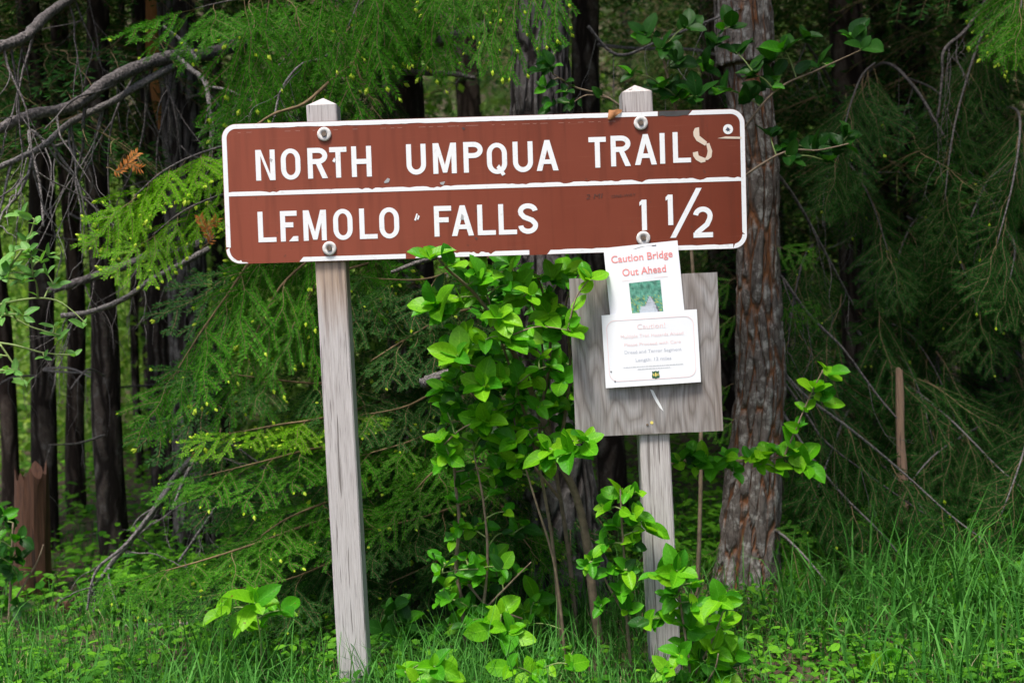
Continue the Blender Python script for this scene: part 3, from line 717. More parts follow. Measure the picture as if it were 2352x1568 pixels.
# printed picture: a grey fallen bridge among green trees
def picture():
    nx, ny = 30, 34; x0, x1, yt, yb = -0.045, 0.047, ha / 2 - 0.109, ha / 2 - 0.212
    V, F, C = [], [], []
    for j in range(ny + 1):
        for i in range(nx + 1):
            s, t = i / nx, j / ny
            V.append(fa(x0 + (x1 - x0) * s, yt + (yb - yt) * t, z1))
            n1 = noise.noise(Vector((s * 9, t * 9, 2))); n2 = noise.noise(Vector((s * 22, t * 22, 7)))
            c = Vector((0.10, 0.30, 0.22)) * (1 + 0.7 * n1) + Vector((0.10, 0.12, 0.10)) * n2
            if n2 > 0.25 and t > .4: c = Vector((0.35, 0.42, 0.10))
            cxr = 0.52 + 0.10 * math.sin(t * 3) ; wd = max(0.02, (t - 0.38) * 0.62)
            if t > 0.42 and abs(s - cxr) < wd: c = Vector((0.42, 0.46, 0.52)) * (1 + 0.35 * n2) if abs(s - cxr) < wd * .8 else Vector((0.12, 0.11, 0.13))
            if t > .7 and abs(s - .48) < .36 * (t - .2): c = Vector((0.50, 0.54, 0.60)) * (1 + .15 * n2)
            C.append((max(0, c.x), max(0, c.y), max(0, c.z), 1))
    n = nx + 1
    F = [(j * n + i, (j + 1) * n + i, (j + 1) * n + i + 1, j * n + i + 1) for j in range(ny) for i in range(nx)]
    mm, t, b = mat('printed_picture'); at = t.nodes.new('ShaderNodeVertexColor'); at.layer_name = 'print'
    t.links.new(at.outputs[0], b.inputs['Base Color']); b.inputs['Roughness'].default_value = 0.5
    o = obj('printed_photo', V, F, mm, pa)
    a = o.data.color_attributes.new('print', 'FLOAT_COLOR', 'POINT')
    a.data.foreach_set('color', np.array(C, dtype=np.float32).ravel())
picture()
# lower sheet
pc, fc, wc, hc = paper('paper_notice', (1383, 724), (1602, 710), (1390, 891), SIGN_D - 0.016, 'landscape white paper with faded pink Caution text and small green shield',
                       lambda s, t: 0.003 * math.sin((s + .5) * math.pi) + 0.002 * (t + .5) * math.cos(s * 3), None)
def ring_line(hx, hy, r, wd, fr, mt, parent):
    dens = lambda q: [(a[0] + (b[0] - a[0]) * s / 10, a[1] + (b[1] - a[1]) * s / 10) for a, b in zip(q, q[1:] + q[:1]) for s in range(10 if abs(a[0] - b[0]) + abs(a[1] - b[1]) > .03 else 1)]
    o_ = rrect(hx, hy, r, 8); i_ = rrect(hx - wd, hy - wd, r - wd, 8); o_, i_ = dens(o_), dens(i_); n = len(o_)
    V = [fr(x, y, z1) for x, y in o_] + [fr(x, y, z1) for x, y in i_]
    obj('printed_frame', V, [(k, (k + 1) % n, n + (k + 1) % n, n + k) for k in range(n)], mt, parent)
ring_line(wc / 2 - 0.012, hc / 2 - 0.017, 0.026, 0.0016, fc, M['pink_ink'], pc)
text('printed_text', 'Caution!', 0.022, 0.003, hc / 2 - 0.047, z1, fc, M['pink_ink'], pc, 0.082)
text('printed_text', 'Multiple Trail Hazards Ahead', 0.014, 0.004, hc / 2 - 0.071, z1, fc, M['pink_ink'], pc, 0.183)
text('printed_text', 'Please Proceed with Care', 0.014, 0.004, hc / 2 - 0.095, z1, fc, M['pink_ink'], pc, 0.165)
text('printed_text', 'Dread and Terror Segment', 0.014, 0.004, hc / 2 - 0.117, z1, fc, M['grey_ink'], pc, 0.167)
text('printed_text', 'Length: 12 miles', 0.014, 0.004, hc / 2 - 0.141, z1, fc, M['grey_ink'], pc, 0.104)
for (yy, ww) in ((0.157, 0.178), (0.1645, 0.095)):
    V, F = [], []; x = -ww / 2 + 0.004
    while x < ww / 2:
        l = rnd.uniform(0.003, 0.010); b0 = len(V); y = hc / 2 - yy
        V += [fc(x, y, z1), fc(x + l, y, z1), fc(x + l, y + 0.0022, z1), fc(x, y + 0.0022, z1)]; F.append((b0, b0 + 1, b0 + 2, b0 + 3)); x += l + 0.0016
    obj('fine_print', V, F, M['pale_ink'], pc, kind='stuff')
yk = hc / 2 - 0.183
shield = [(-.0105, .0115), (-.006, .0095), (0, .0115), (.006, .0095), (.0105, .0115), (.0095, .004), (.0115, -.004), (.0100, -.0095), (.004, -.0100), (0, -.0125), (-.004, -.0100), (-.0100, -.0095), (-.0115, -.004), (-.0095, .004)]
flat('shield_emblem', [[(0.008 + x, yk + y) for x, y in shield]], z1, M['green_ink'], pc, fr=fc)
flat('shield_emblem_tree', [[(0.008 + x, yk + y) for x, y in ((-.001, -.006), (-.001, -.003), (-.0045, -.003), (-.001, .007), (.001, .007), (.0045, -.003), (.001, -.003), (.001, -.006))]], z1 + .0002, M['yellow_ink'], pc, fr=fc)
flat('shield_emblem_letter', [[(0.008 + sx * (.0055 + x), yk + y) for x, y in ((0, -.003), (.0025, -.003), (.0025, .004), (0, .004))] for sx in (-1, 1)], z1 + .0002, M['yellow_ink'], pc, fr=fc)
for (x, y) in ((-wc / 2 + 0.018, -hc / 2 + 0.047), (-wc / 2 + 0.028, -hc / 2 + 0.018)):
    V, F = disc(x, y, 0.0022, 0.0004, 0.0012, fc, 8); obj('tack_head', V, F, M['staple'], pc, True)

# ------------------------------------------------------------------ dry leaf caught on top of the sign
lp = c2(1140, 330)
tl_ = thing('dry_leaf', S(lp[0], lp[1] - 0.02, 0.004), 'curled dry orange leaf caught on the top edge of the sign', 'leaf')
pts = [(-.022, -.014), (-.019, .002), (-.017, .013), (-.004, .011), (.008, .014), (.022, .012), (.019, .004), (.008, -.002), (-.004, -.012), (-.014, -.017)]
V = [S(lp[0] + x, lp[1] + y, 0.004 + 0.004 * math.sin(x * 150 + y * 90)) for x, y in pts] + [S(lp[0] - .001, lp[1] + .002, 0.009)]
obj('leaf_blade', V, [(i, (i + 1) % 10, 10) for i in range(10)], M['dry_leaf'], tl_, True)
# ------------------------------------------------------------------ trunks
def trunk(parent, pts, mt, seg=28, rough=0.10, ridge=0.05, top_z=9.0, name='trunk', step=0.10, flare=1.25, sink=0.35, plates=None):
    """pts: (u, v, width in photo pixels, distance), foot first"""
    path = [(P(u, v, d), px(wd, d) / 2) for (u, v, wd, d) in pts]
    p0, r0 = path[0]; dirn = (path[1][0] - p0).normalized()
    path = [(p0 - dirn * sink, r0 * flare)] + path
    pl, rl = path[-1]; dl = (pl - path[-2][0]).normalized(); dl = (dl + Vector((0, 0, 1.5))).normalized()
    z = pl.z; gap_ = (path[-1][0] - path[-2][0]).length
    if top_z > z + gap_ * 1.5: path.append((pl + dl * gap_, rl * .96)); pl = path[-1][0]; z = pl.z
    if top_z > z: path.append((pl + dl * ((top_z - z) / dl.z), max(0.012, rl * 0.45)))
    out = []
    for i in range(len(path) - 1):
        L = (path[i + 1][0] - path[i][0]).length; fine = path[i][0].z < 3.2
        out.append(max(2, int(L / (step if fine else step * 4))))
    res = []
    for i in range(len(path) - 1):
        p_ = [path[max(i - 1, 0)], path[i], path[i + 1], path[min(i + 2, len(path) - 1)]]
        for k in range(out[i]):
            t = k / out[i]
            f = lambda a, b, c, d: 0.5 * ((2 * b) + (c - a) * t + (2 * a - 5 * b + 4 * c - d) * t * t + (3 * b - a - 3 * c + d) * t ** 3)
            res.append((f(*[q[0] for q in p_]), max(0.01, f(*[q[1] for q in p_]))))
    res.append(path[-1])
    if not plates: w0 = rnd.uniform(0, 90); res = [(q + Vector((noise.noise(Vector((w0, q.z * .9, 0))), noise.noise(Vector((w0 + 9, q.z * .9, 0))), 0)) * .05, r * (1 + .12 * noise.noise(Vector((w0, q.z * 1.7, 5))))) for q, r in res]
    V, F, FUR = [], [], []
    n = len(res); sd_ = rnd.uniform(0, 50)
    for i, (p, r) in enumerate(res):
        for k in range(seg):
            th = 2 * math.pi * k / seg; d = Vector((math.cos(th), math.sin(th), 0))
            q = Vector((d.x * r * 9 + sd_, d.y * r * 9, p.z * 1.4))
            nn = noise.noise(q * 0.6) * rough
            rg = abs(noise.noise(Vector((d.x * r * 28 + sd_, d.y * r * 28, p.z * 3.5)))) ** 0.7
            rr = r * (1 + nn) + r * ridge * (rg * 2 - 0.6)
            fu = 0.0
            if plates and p.z < 3.4:
                sc, dep = plates; wob = 0.35 * noise.noise(Vector((d.x * r * 8, d.y * r * 8 + sd_, p.z * 2.5)))
                dd_, _ = noise.voronoi(Vector((d.x * r * sc + wob + sd_, d.y * r * sc + wob, p.z * sc * .17)))
                e1 = dd_[1] - dd_[0]; fu = max(0.0, 1 - e1 / .30); rr += dep * (.35 - fu) + dep * .5 * noise.noise(Vector((d.x * r * 60, d.y * r * 60, p.z * 30 + sd_)))
            FUR.append(fu)
            V.append(p + d * rr)
    for i in range(n - 1):
        for k in range(seg):
            k2 = (k + 1) % seg; F.append((i * seg + k, i * seg + k2, (i + 1) * seg + k2, (i + 1) * seg + k))
    F.append(tuple((n - 1) * seg + k for k in range(seg)))
    o = obj(name, V, F, mt, parent, True)
    if plates: o.data.attributes.new('furrow', 'FLOAT', 'POINT').data.foreach_set('value', np.array(FUR, dtype=np.float32))
    return o

# ------------------------------------------------------------------ needle sprays
def needles(V, F, MI, pts, sp, ln, wd, mi, rng, flat_=0.55, ang=0.95, up=0.35):
    """needles on a twig given as points; two ranks and an upper one"""
    for i in range(len(pts) - 1):
        a, b = pts[i], pts[i + 1]; L = float(np.linalg.norm(b - a)); n = max(1, int(L / sp))
        t = (b - a) / (L + 1e-9)
        y = np.cross(np.array([0, 0, 1.0]), t); y /= (np.linalg.norm(y) + 1e-9); z = np.cross(t, y)
        for k in range(n):
            p = a + (b - a) * ((k + rng.random()) / n)
            for side in (-1, 1, 0):
                if side == 0:
                    if rng.random() > up: continue
                    o = z * (0.7 + .5 * rng.random()) + y * (rng.random() - .5) * 1.2
                else: o = y * side + z * (rng.random() * .7 - .25)
                d = t * (ang * (.6 + .5 * rng.random())) + o; d /= np.linalg.norm(d)
                l = ln * (.7 + .5 * rng.random()); s = np.cross(d, z if side else y); s /= (np.linalg.norm(s) + 1e-9)
                b0 = len(V)
                V.append(p); V.append(p + d * l * .5 + s * wd / 2); V.append(p + d * l); V.append(p + d * l * .5 - s * wd / 2)
                F.append((b0, b0 + 1, b0 + 2)); F.append((b0, b0 + 2, b0 + 3)); MI.append(mi); MI.append(mi)
def rod(V, F, MI, pts, r0, r1, mi):
    n = len(pts); base = len(V)
    for i, p in enumerate(pts):
        t = pts[min(i + 1, n - 1)] - pts[max(i - 1, 0)]; t = t / np.linalg.norm(t)
        a = np.cross(t, np.array([0.1, 0.2, 1.0])); a /= np.linalg.norm(a); b = np.cross(t, a); r = r0 + (r1 - r0) * i / (n - 1)
        for k in range(3):
            th = 2 * math.pi * k / 3; V.append(p + (a * math.cos(th) + b * math.sin(th)) * r)
    for i in range(n - 1):
        for k in range(3):
            a_, b_, c_, d_ = base + i * 3 + k, base + i * 3 + (k + 1) % 3, base + (i + 1) * 3 + (k + 1) % 3, base + (i + 1) * 3 + k
            F.append((a_, b_, c_)); F.append((a_, c_, d_)); MI += [mi, mi]
def spray_arrays(seed, L=0.45, sp=0.0056, ln=0.024, wd=0.0046, gap=0.052, side=0.21, droop=0.10, buds=0.5, budlen=0.030, sub=True, rodr=0.0022, ang0=48):
    rng = np.random.default_rng(seed); V, F, MI = [], [], []
    n = 9
    main = [np.array([L * i / n, 0.012 * math.sin(i * 1.1 + seed), -droop * (i / n) ** 2 * L]) for i in range(n + 1)]
    def bud(p, d):
        d = d / np.linalg.norm(d)
        for q in range(1 + int(rng.random() * 2.2)):
            dd = d + (rng.random(3) - .5) * (.9 if q else .3); dd /= np.linalg.norm(dd); s = np.cross(dd, rng.random(3) - .5); s /= np.linalg.norm(s); w = np.cross(dd, s)
            b0 = len(V); l = budlen * (.7 + .6 * rng.random()); r_ = l * .30
            V.append(p); V.append(p + dd * l * .55 + s * r_); V.append(p + dd * l * .5 + w * r_); V.append(p + dd * l * .55 - s * r_); V.append(p + dd * l * .5 - w * r_); V.append(p + dd * l)
            for k in range(4):
                F.append((b0, b0 + 1 + k, b0 + 1 + (k + 1) % 4)); F.append((b0 + 5, b0 + 1 + (k + 1) % 4, b0 + 1 + k)); MI.append(2); MI.append(2)
    rod(V, F, MI, main, rodr, rodr * .4, 1)
    needles(V, F, MI, main[2:], sp, ln, wd, 0, rng)
    if rng.random() < buds: bud(main[-1], main[-1] - main[-2])
    x = 0.06; s = 1 if seed % 2 else -1
    while x < L * .95:
        t = x / L; k = min(n - 1, int(t * n)); p = main[k] + (main[k + 1] - main[k]) * (t * n - k)
        l = side * (1 - t) ** 0.65 * (.75 + .45 * rng.random()) + 0.03
        a = math.radians(ang0 + 14 * rng.random()); d = np.array([math.cos(a), s * math.sin(a), -0.12 - .15 * rng.random()])
        m_ = 4
        tw = [p + d * l * i / m_ + np.array([0.3 * l * (i / m_) ** 2, 0, -droop * l * (i / m_) ** 2]) for i in range(m_ + 1)]
        rod(V, F, MI, tw, rodr * .6, rodr * .3, 1); needles(V, F, MI, tw, sp, ln, wd, 0, rng)
        if rng.random() < buds: bud(tw[-1], tw[-1] - tw[-2])
        if sub and l > 0.09:
            for q, s2 in ((2, 1), (3, -1), (1, -1)):
                if rng.random() < .45: continue
                l2 = l * .45; a2 = math.radians(45); d2 = tw[q + 1] - tw[q]; d2 = d2 / np.linalg.norm(d2)
                d2 = np.array([d2[0] * math.cos(a2) - s2 * d2[1] * math.sin(a2), s2 * d2[0] * math.sin(a2) + d2[1] * math.cos(a2), d2[2]])
                t2 = [tw[q] + d2 * l2 * i / 3 for i in range(4)]
                rod(V, F, MI, t2, rodr * .4, rodr * .25, 1); needles(V, F, MI, t2, sp, ln, wd, 0, rng)
                if rng.random() < buds * .7: bud(t2[-1], t2[-1] - t2[-2])
        x += gap * (.7 + .6 * rng.random()); s = -s
    return np.array(V), np.array(F, dtype=np.int32), np.array(MI, dtype=np.int32)
SPRAY = {}
for key, nm, bd, cnt, kw in (('green', 'needle', 0.10, 4, {}), ('gold', 'needle_gold', 0.35, 3, {}), ('shade', 'needle_shade', 0.08, 3, {}),
                             ('hang', 'needle', 0.5, 4, dict(side=0.20, gap=0.085, droop=0.02, ln=0.024, wd=0.0048, sp=0.0048, ang0=26, sub=False)), ('curtain', 'needle', 0.16, 4, dict(L=0.5, side=0.24, gap=0.06, droop=0.04, ln=0.025, wd=0.0054, sp=0.006, ang0=32, sub=False)), ('shadehang', 'needle_shade', 0.06, 4, dict(L=0.5, side=0.24, gap=0.075, droop=0.04, ln=0.024, wd=0.0045, sp=0.007, ang0=30, sub=False)), ('goldhang', 'needle_gold', 0.55, 4, dict(L=0.42, side=0.18, gap=0.05, droop=0.06, ln=0.022, wd=0.0052, sp=0.0052, ang0=34, sub=False)), ('dead', 'needle_dead', 0.0, 1, dict(L=0.11, side=0.035, sub=False, sp=0.004))):
    SPRAY[key] = []
    for i in range(cnt):
        V, F, MI = spray_arrays(11 + i + len(key) * 7, buds=bd, **kw)
        SPRAY[key].append(mesh_np('needle_spray_' + key, V, F, [M[nm], M['twig'], M['bud']], MI))
LO = [spray_arrays(60 + i, sp=0.026, ln=0.045, wd=0.0115, gap=0.085, buds=0.0, sub=False, side=0.24, rodr=0.003) for i in range(3)]

UP = Vector((0, 0, 1)); TOCAM = Vector((0, -1, 0.25))
def spray(parent, pos, d, key, s=1.0, nrm=None):
    nrm = nrm if nrm is not None else UP
    return inst('needle_spray', rnd.choice(SPRAY[key]), frame(pos, d, nrm + rv(0.35), s), parent)
def limb(tree, pts, key='green', r=(0.007, 0.0018), gap=0.10, size=(0.9, 0.6), droop=0.25, mt=None, spread=0.8, start=0.15, hang=False, name='branch', fwd=0.55):
    """a living limb: bark tube with needle sprays to both sides; pts = (u, v, distance)"""
    P3 = [P(*p) for p in pts]; n = len(P3)
    path = catmull([(p, r[0] + (r[1] - r[0]) * i / (n - 1)) for i, p in enumerate(P3)], 6)
    V, F = tube(path, 6, 0.2)
    b = obj(name, V, F, mt or M['dead_dark'], tree, True)
    L = sum((path[i + 1][0] - path[i][0]).length for i in range(len(path) - 1)); s = start * L; side = 1; acc = 0; i = 0
    while s < L:
        while i < len(path) - 2 and acc + (path[i + 1][0] - path[i][0]).length < s:
            acc += (path[i + 1][0] - path[i][0]).length; i += 1
        seg = path[i + 1][0] - path[i][0]; t = seg.normalized(); p = path[i][0] + t * min(seg.length, max(0, s - acc))
        k = s / L; sz = size[0] + (size[1] - size[0]) * k
        lat = UP.cross(t); lat = lat.normalized() if lat.length > .05 else Vector((1, 0, 0))
        if hang:
            d = Vector((0, 0, -1)) * droop + t * fwd + lat * side * spread * rnd.uniform(.2, 1) + rv(.15)
            spray(b, p, d, {'green': 'curtain', 'shade': rnd.choice(['shade', 'shadehang']), 'gold': 'goldhang'}.get(key, key), sz * rnd.uniform(.8, 1.15), TOCAM + rv(.6))
        else:
            d = t * fwd + lat * side * spread + Vector((0, 0, -droop)) + rv(.15)
            spray(b, p, d, key, sz * rnd.uniform(.8, 1.15), UP + TOCAM * .5)
        side = -side; s += gap * rnd.uniform(.7, 1.3)
    spray(b, path[-1][0], (path[-1][0] - path[-3][0]), key, size[1], (TOCAM if hang else UP + TOCAM * .5))
    return b
def bare(tree, pts, w, mt, twigs=0, tl=(0.1, 0.4), down=1.0, seg=7, name='dead_branch', kink=0.012, tr=0.0028, rough=0.3, sub=2):
    """a bare dead limb with drooping side twigs, one continuous piece; w = pixel widths at both ends"""
    P3 = [P(*p) for p in pts]; n = len(P3)
    pth = [(p + (rv(kink) if 0 < i < n - 1 else Vector((0, 0, 0))), px(w[0] + (w[1] - w[0]) * i / (n - 1), pts[i][2]) / 2) for i, p in enumerate(P3)]
    path = catmull(pth, 8)
    V, F = tube(path, seg, rough)
    def twig(p, d, l, r, lev):
        q = [(p, r)]; m_ = 6
        for k in range(1, m_ + 1):
            d = (d + Vector((0, 0, -0.10 * down)) + rv(.28)).normalized(); q.append((q[-1][0] + d * l / m_, r * (1 - .75 * k / m_)))
            if lev and rnd.random() < .26: twig(q[-1][0], (d + rv(.8)).normalized(), l * rnd.uniform(.3, .6), r * .6, lev - 1)
        tube(catmull(q, 2), 4, 0, V, F, cap=False)
    for k in range(twigs):
        i = rnd.randint(1, len(path) - 2); p, r = path[i]; t = (path[i + 1][0] - path[i - 1][0]).normalized()
        d = (Vector((0, 0, -down)) + t * rnd.uniform(-.1, .7) + rv(.45)).normalized()
        twig(p, d, rnd.uniform(*tl), min(r * .6, tr * rnd.uniform(.7, 1.3)), sub)
    return obj(name, V, F, mt, tree, True)

# ------------------------------------------------------------------ crowns (built once, shared by the trees of one kind)
def crown_arrays(seed, z0, z1, R, dz=0.34, per=5, gap=0.27, tip=0.75):
    rng = random.Random(seed); VV, FF, MM, off = [], [], [], 0
    z = z0
    while z < z1:
        t = (z - z0) / (z1 - z0); Lb = R * (1 - t) ** 0.8 * rng.uniform(.8, 1.1) + .15
        for k in range(per):
            a = rng.uniform(0, 2 * math.pi); dr = Vector((math.cos(a), math.sin(a), 0)); lb = Lb * rng.uniform(.65, 1.1); zz = z + rng.uniform(-.15, .15)
            s = 0.25; side = 1
            while s < lb:
                p = dr * s + Vector((0, 0, zz + 0.12 * s - 0.22 * s * s / max(lb, .6)))
                lat = Vector((-dr.y, dr.x, 0))
                d = dr * .6 + lat * side * .75 + Vector((0, 0, -rng.uniform(.15, .6)))
                M_ = frame(p, d, UP + Vector((rng.uniform(-.4, .4), rng.uniform(-.4, .4), 0)), rng.uniform(.75, 1.25))
                A = LO[rng.randint(0, 2)]; R3 = np.array(M_.to_3x3()); VV.append(A[0] @ R3.T + np.array(M_.translation)); FF.append(A[1] + off); MM.append(A[2]); off += len(A[0])
                side = -side; s += gap * rng.uniform(.7, 1.3)
        z += dz
    return np.concatenate(VV), np.concatenate(FF), np.concatenate(MM)
def crown_mesh(seed, *a, mt='needle_far', **k):
    V, F, MI = crown_arrays(seed, *a, **k)
    return mesh_np('crown', V, F, [M[mt], M['twig']], np.minimum(MI, 1))
CROWN = [crown_mesh(1, 0.0, 6.0, 1.7), crown_mesh(2, 0.0, 5.5, 2.0), crown_mesh(3, 0.0, 6.5, 1.5, mt='needle_shade')]
def crown(tree, at, k, s=1.0, rz=None):
    Mx = Matrix.Translation(at) @ Matrix.Rotation(rnd.uniform(0, 6.28) if rz is None else rz, 4, 'Z') @ Matrix.Scale(s, 4)
    o = inst('crown', CROWN[k], Mx, tree); o['kind'] = 'stuff'; return o

# ------------------------------------------------------------------ the standing trees
def tree(name, pts, mt, label, cz=2.4, ck=0, cs=1.0, group=None, cat='tree', **kw):
    b = P(*pts[0][:2], pts[0][3]); base = Vector((b.x, b.y, gh(b.x, b.y)))
    t = thing(name, base, label, cat, group); trunk(t, pts, mt, **kw)
    tp = P(*pts[-1][:2], pts[-1][3]); f = (cz - base.z) / max(.1, tp.z - base.z)
    c_at = base + (tp - base) * min(f, 1.3); c_at.z = cz
    if cs: crown(t, c_at, ck, cs)
    return t
big = tree('fir_tree', [(1300, 1440, 250, 4.45), (1275, 1250, 215, 4.45), (1262, 1050, 190, 4.45), (1250, 700, 160, 4.45), (1245, 350, 140, 4.45), (1240, 0, 125, 4.45)], M['bark_big'],
           'thick dark fir trunk directly behind the sign between the two posts', 3.4, 0, 1.0, seg=90, ridge=0.05, step=0.025, plates=(26, .012))
pine = tree('pine_tree', [(1710, 1415, 190, 4.5), (1722, 1280, 142, 4.5), (1732, 1150, 132, 4.5), (1742, 1000, 118, 4.5), (1752, 850, 114, 4.5), (1742, 650, 100, 4.5), (1746, 400, 88, 4.5), (1722, 200, 98, 4.5), (1706, 0, 122, 4.5)], M['bark_pine'],
            'grey plated trunk with orange furrows just right of the sign', 3.6, 1, 1.0, seg=96, ridge=0.06, step=0.018, rough=0.22, plates=(24, .009))
lich = tree('fir_tree', [(985, 1330, 120, 5.3), (945, 700, 112, 5.3), (925, 260, 104, 5.3), (912, 0, 96, 5.3)], M['bark_lichen'],
            'lichen mottled fir behind the sign, seen just right of the left post top', 2.9, 2, 1.0, seg=36, step=0.05)
slim = tree('fir_tree', [(1420, 1330, 74, 5.7), (1372, 600, 68, 5.7), (1345, 260, 64, 5.7), (1334, 0, 60, 5.7)], M['bark_dark'],
            'slim dark fir trunk above the sign just left of the right post', 2.9, 0, 0.9, seg=24, step=0.06)
rb = tree('fir_tree', [(1972, 1250, 96, 6.6), (1968, 760, 88, 6.6), (1962, 400, 84, 6.6), (1950, 0, 80, 6.6)], M['bark_brown'],
          'straight brown trunk standing behind and right of the grey plated trunk', 3.3, 1, 1.0, seg=28, step=0.06)
r2 = tree('fir_tree', [(2150, 1230, 48, 8.2), (2120, 700, 44, 8.2), (2104, 300, 40, 8.2), (2094, 0, 38, 8.2)], M['bark_dark'],
          'thin dark trunk right of the straight brown trunk', 2.2, 2, 1.0, seg=18)
r3 = tree('fir_tree', [(2330, 1250, 70, 6.2), (2300, 700, 66, 6.2), (2275, 0, 60, 6.2)], M['bark_dark'],
          'dark shaded fir at the right edge with drooping green branches', 1.9, 2, 1.0, seg=22)
la = tree('fir_tree', [(386, 1290, 78, 6.1), (376, 900, 68, 6.1), (368, 500, 66, 6.1), (356, 200, 64, 6.1), (350, 0, 62, 6.1)], M['bark_dark'],
          'dark trunk with a peeled orange strip high up, left of the sign', 3.0, 0, 1.0, seg=26, step=0.06)
lb = tree('fir_tree', [(452, 1290, 108, 5.7), (440, 900, 94, 5.7), (424, 500, 88, 5.7), (405, 0, 80, 5.7)], M['bark_big'],
          'grey mottled fir trunk left of the left post behind green sprays', 3.2, 1, 1.0, seg=60, ridge=0.05, step=0.035, plates=(28, .010))
lc = tree('fir_tree', [(278, 1420, 78, 5.7), (262, 1200, 68, 5.7), (246, 850, 62, 5.7), (234, 600, 56, 5.7), (215, 0, 50, 5.7)], M['bark_dark'],
          'nearly black trunk with a broad foot in the left of the picture', 2.1, 2, 1.0, seg=30, step=0.06)
ld = tree('fir_tree', [(196, 1400, 46, 6.9), (172, 900, 40, 6.9), (150, 400, 38, 6.9), (130, 0, 36, 6.9)], M['bark_brown'],
          'slim brown trunk left of the nearly black trunk', 1.8, 0, 1.0, seg=20)
le = tree('fir_tree', [(118, 1440, 66, 6.0), (104, 1000, 60, 6.0), (88, 500, 55, 6.0), (66, 0, 50, 6.0)], M['bark_dark'],
          'dark trunk standing right behind the red broken stump', 2.1, 1, 1.0, seg=26)
lf = tree('fir_tree', [(22, 1400, 44, 6.6), (6, 900, 40, 6.6), (-28, 0, 36, 6.6)], M['bark_brown'], 'brown trunk cut by the left edge of the picture', 2.4, 2, 1.0, seg=20)
for (u, d, wd, lab) in ((344, 9.0, 27, 'thin far trunk between the nearly black trunk and the peeled one'), (312, 8.4, 20, 'thinnest trunk just right of the nearly black trunk'), (520, 8.8, 40, 'far trunk half hidden by green sprays left of the left post')):
    tree('fir_tree', [(u + 4, 1300, wd, d), (u - 6, 800, wd * .92, d), (u - 34, 0, wd * .8, d)], M['bark_dark'], lab, 2.6, rnd.randint(0, 2), 1.0, seg=14)
# the peeled strip: real wood showing where the bark is gone
def strip_patch(tree_, pts, mt, name):
    V, F = [], []
    for i, (u, v, wd, d) in enumerate(pts):
        c = P(u, v, d); h = px(wd, d) / 2
        for k in range(5):
            s = -1 + .5 * k; V.append(c + CR * (h * s * (1 + .15 * noise.noise(Vector((i, k, 2))))) + Vector((0, -0.012 * (1 - s * s), 0)))
    for i in range(len(pts) - 1):
        for k in range(4): F.append((i * 5 + k, i * 5 + k + 1, (i + 1) * 5 + k + 1, (i + 1) * 5 + k))
    return obj(name, V, F, mt, tree_, True)
strip_patch(la, [(346, -40, 24, 5.985), (348, 40, 26, 5.98), (354, 110, 40, 5.98), (358, 180, 32, 5.98), (364, 250, 24, 5.985), (368, 300, 8, 5.99)][::-1], M['orange_wood'], 'peeled_strip')

# background trees, too far and blurred to tell apart
n_bg = 0
for row, (y0, y1, n) in enumerate(((8.2, 10.5, 7), (11, 14, 8), (14.5, 17, 8))):
    for i in range(n):
        y = rnd.uniform(y0, y1); hw = y * 0.46 + 1.5; x = -hw + 2 * hw * (i + rnd.uniform(.2, .8)) / n
        if x < -0.4 and (y < 15.3 or rnd.random() < .3): continue
        base = Vector((x, y, gh(x, y)))
        t = thing('background_fir', base, 'blurred slim fir standing deep in the forest behind', 'tree', 'firs deep in the forest')
        h = rnd.uniform(7, 9); r = rnd.uniform(.06, .13); lean = Vector((rnd.uniform(-.15, .15), rnd.uniform(-.1, .1), 0))
        V, F = tube(catmull([(base - Vector((0, 0, .3)), r * 1.2), (base + lean * .3 + Vector((0, 0, 1.5)), r), (base + lean + Vector((0, 0, h)), r * .3)], 6), 10, .15)
        obj('trunk', V, F, M[rnd.choice(['bark_dark', 'bark_brown', 'bark_dark', 'bark_lichen'])], t, True)
        crown(t, base + lean * .3 + Vector((0, 0, rnd.uniform(1.6, 2.8) if x < -0.5 else rnd.uniform(.8, 2.0))), rnd.randint(0, 2), rnd.uniform(.95, 1.35))
        n_bg += 1
# a second canopy as the forest goes on, added to darken the right side
for (x, y, z, s) in ((2.6, 7.6, 0.9, 1.1), (3.5, 9.0, 0.7, 1.2), (1.5, 8.4, 1.3, 1.1), (4.2, 6.2, 1.2, 1.2), (5.6, 8.5, 1.2, 1.3), (3.2, 5.4, 3.2, 1.0)):
    base = Vector((x, y, gh(x, y))); t = thing('background_fir', base, 'blurred slim fir standing deep in the forest behind', 'tree', 'firs deep in the forest')
    V, F = tube(catmull([(base - Vector((0, 0, .3)), .12), (base + Vector((0, 0, 2)), .10), (base + Vector((0, 0, 9)), .03)], 5), 10, .15)
    obj('trunk', V, F, M['bark_dark'], t, True); crown(t, base + Vector((0, 0, z)), rnd.randint(0, 2), s)

# unseen firs added past the right of the view to shade that side
for (x, y, z, s) in ((3.7, 3.6, 2.5, 1.25), (3.3, 1.6, 3.0, 1.2), (4.6, 5.0, 1.4, 1.2)):
    base = Vector((x, y, gh(x, y))); t = thing('shading_fir', base, 'tall unseen fir added just right of the picture for its shade', 'tree', 'unseen shading firs at right')
    V, F = tube(catmull([(base - Vector((0, 0, .3)), .15), (base + Vector((0, 0, 2)), .12), (base + Vector((0, 0, 10)), .03)], 5), 12, .15)
    obj('trunk', V, F, M['bark_dark'], t, True); crown(t, base + Vector((0, 0, z)), rnd.randint(0, 1), s); crown(t, base + Vector((0, 0, z + .2)), 2, s)
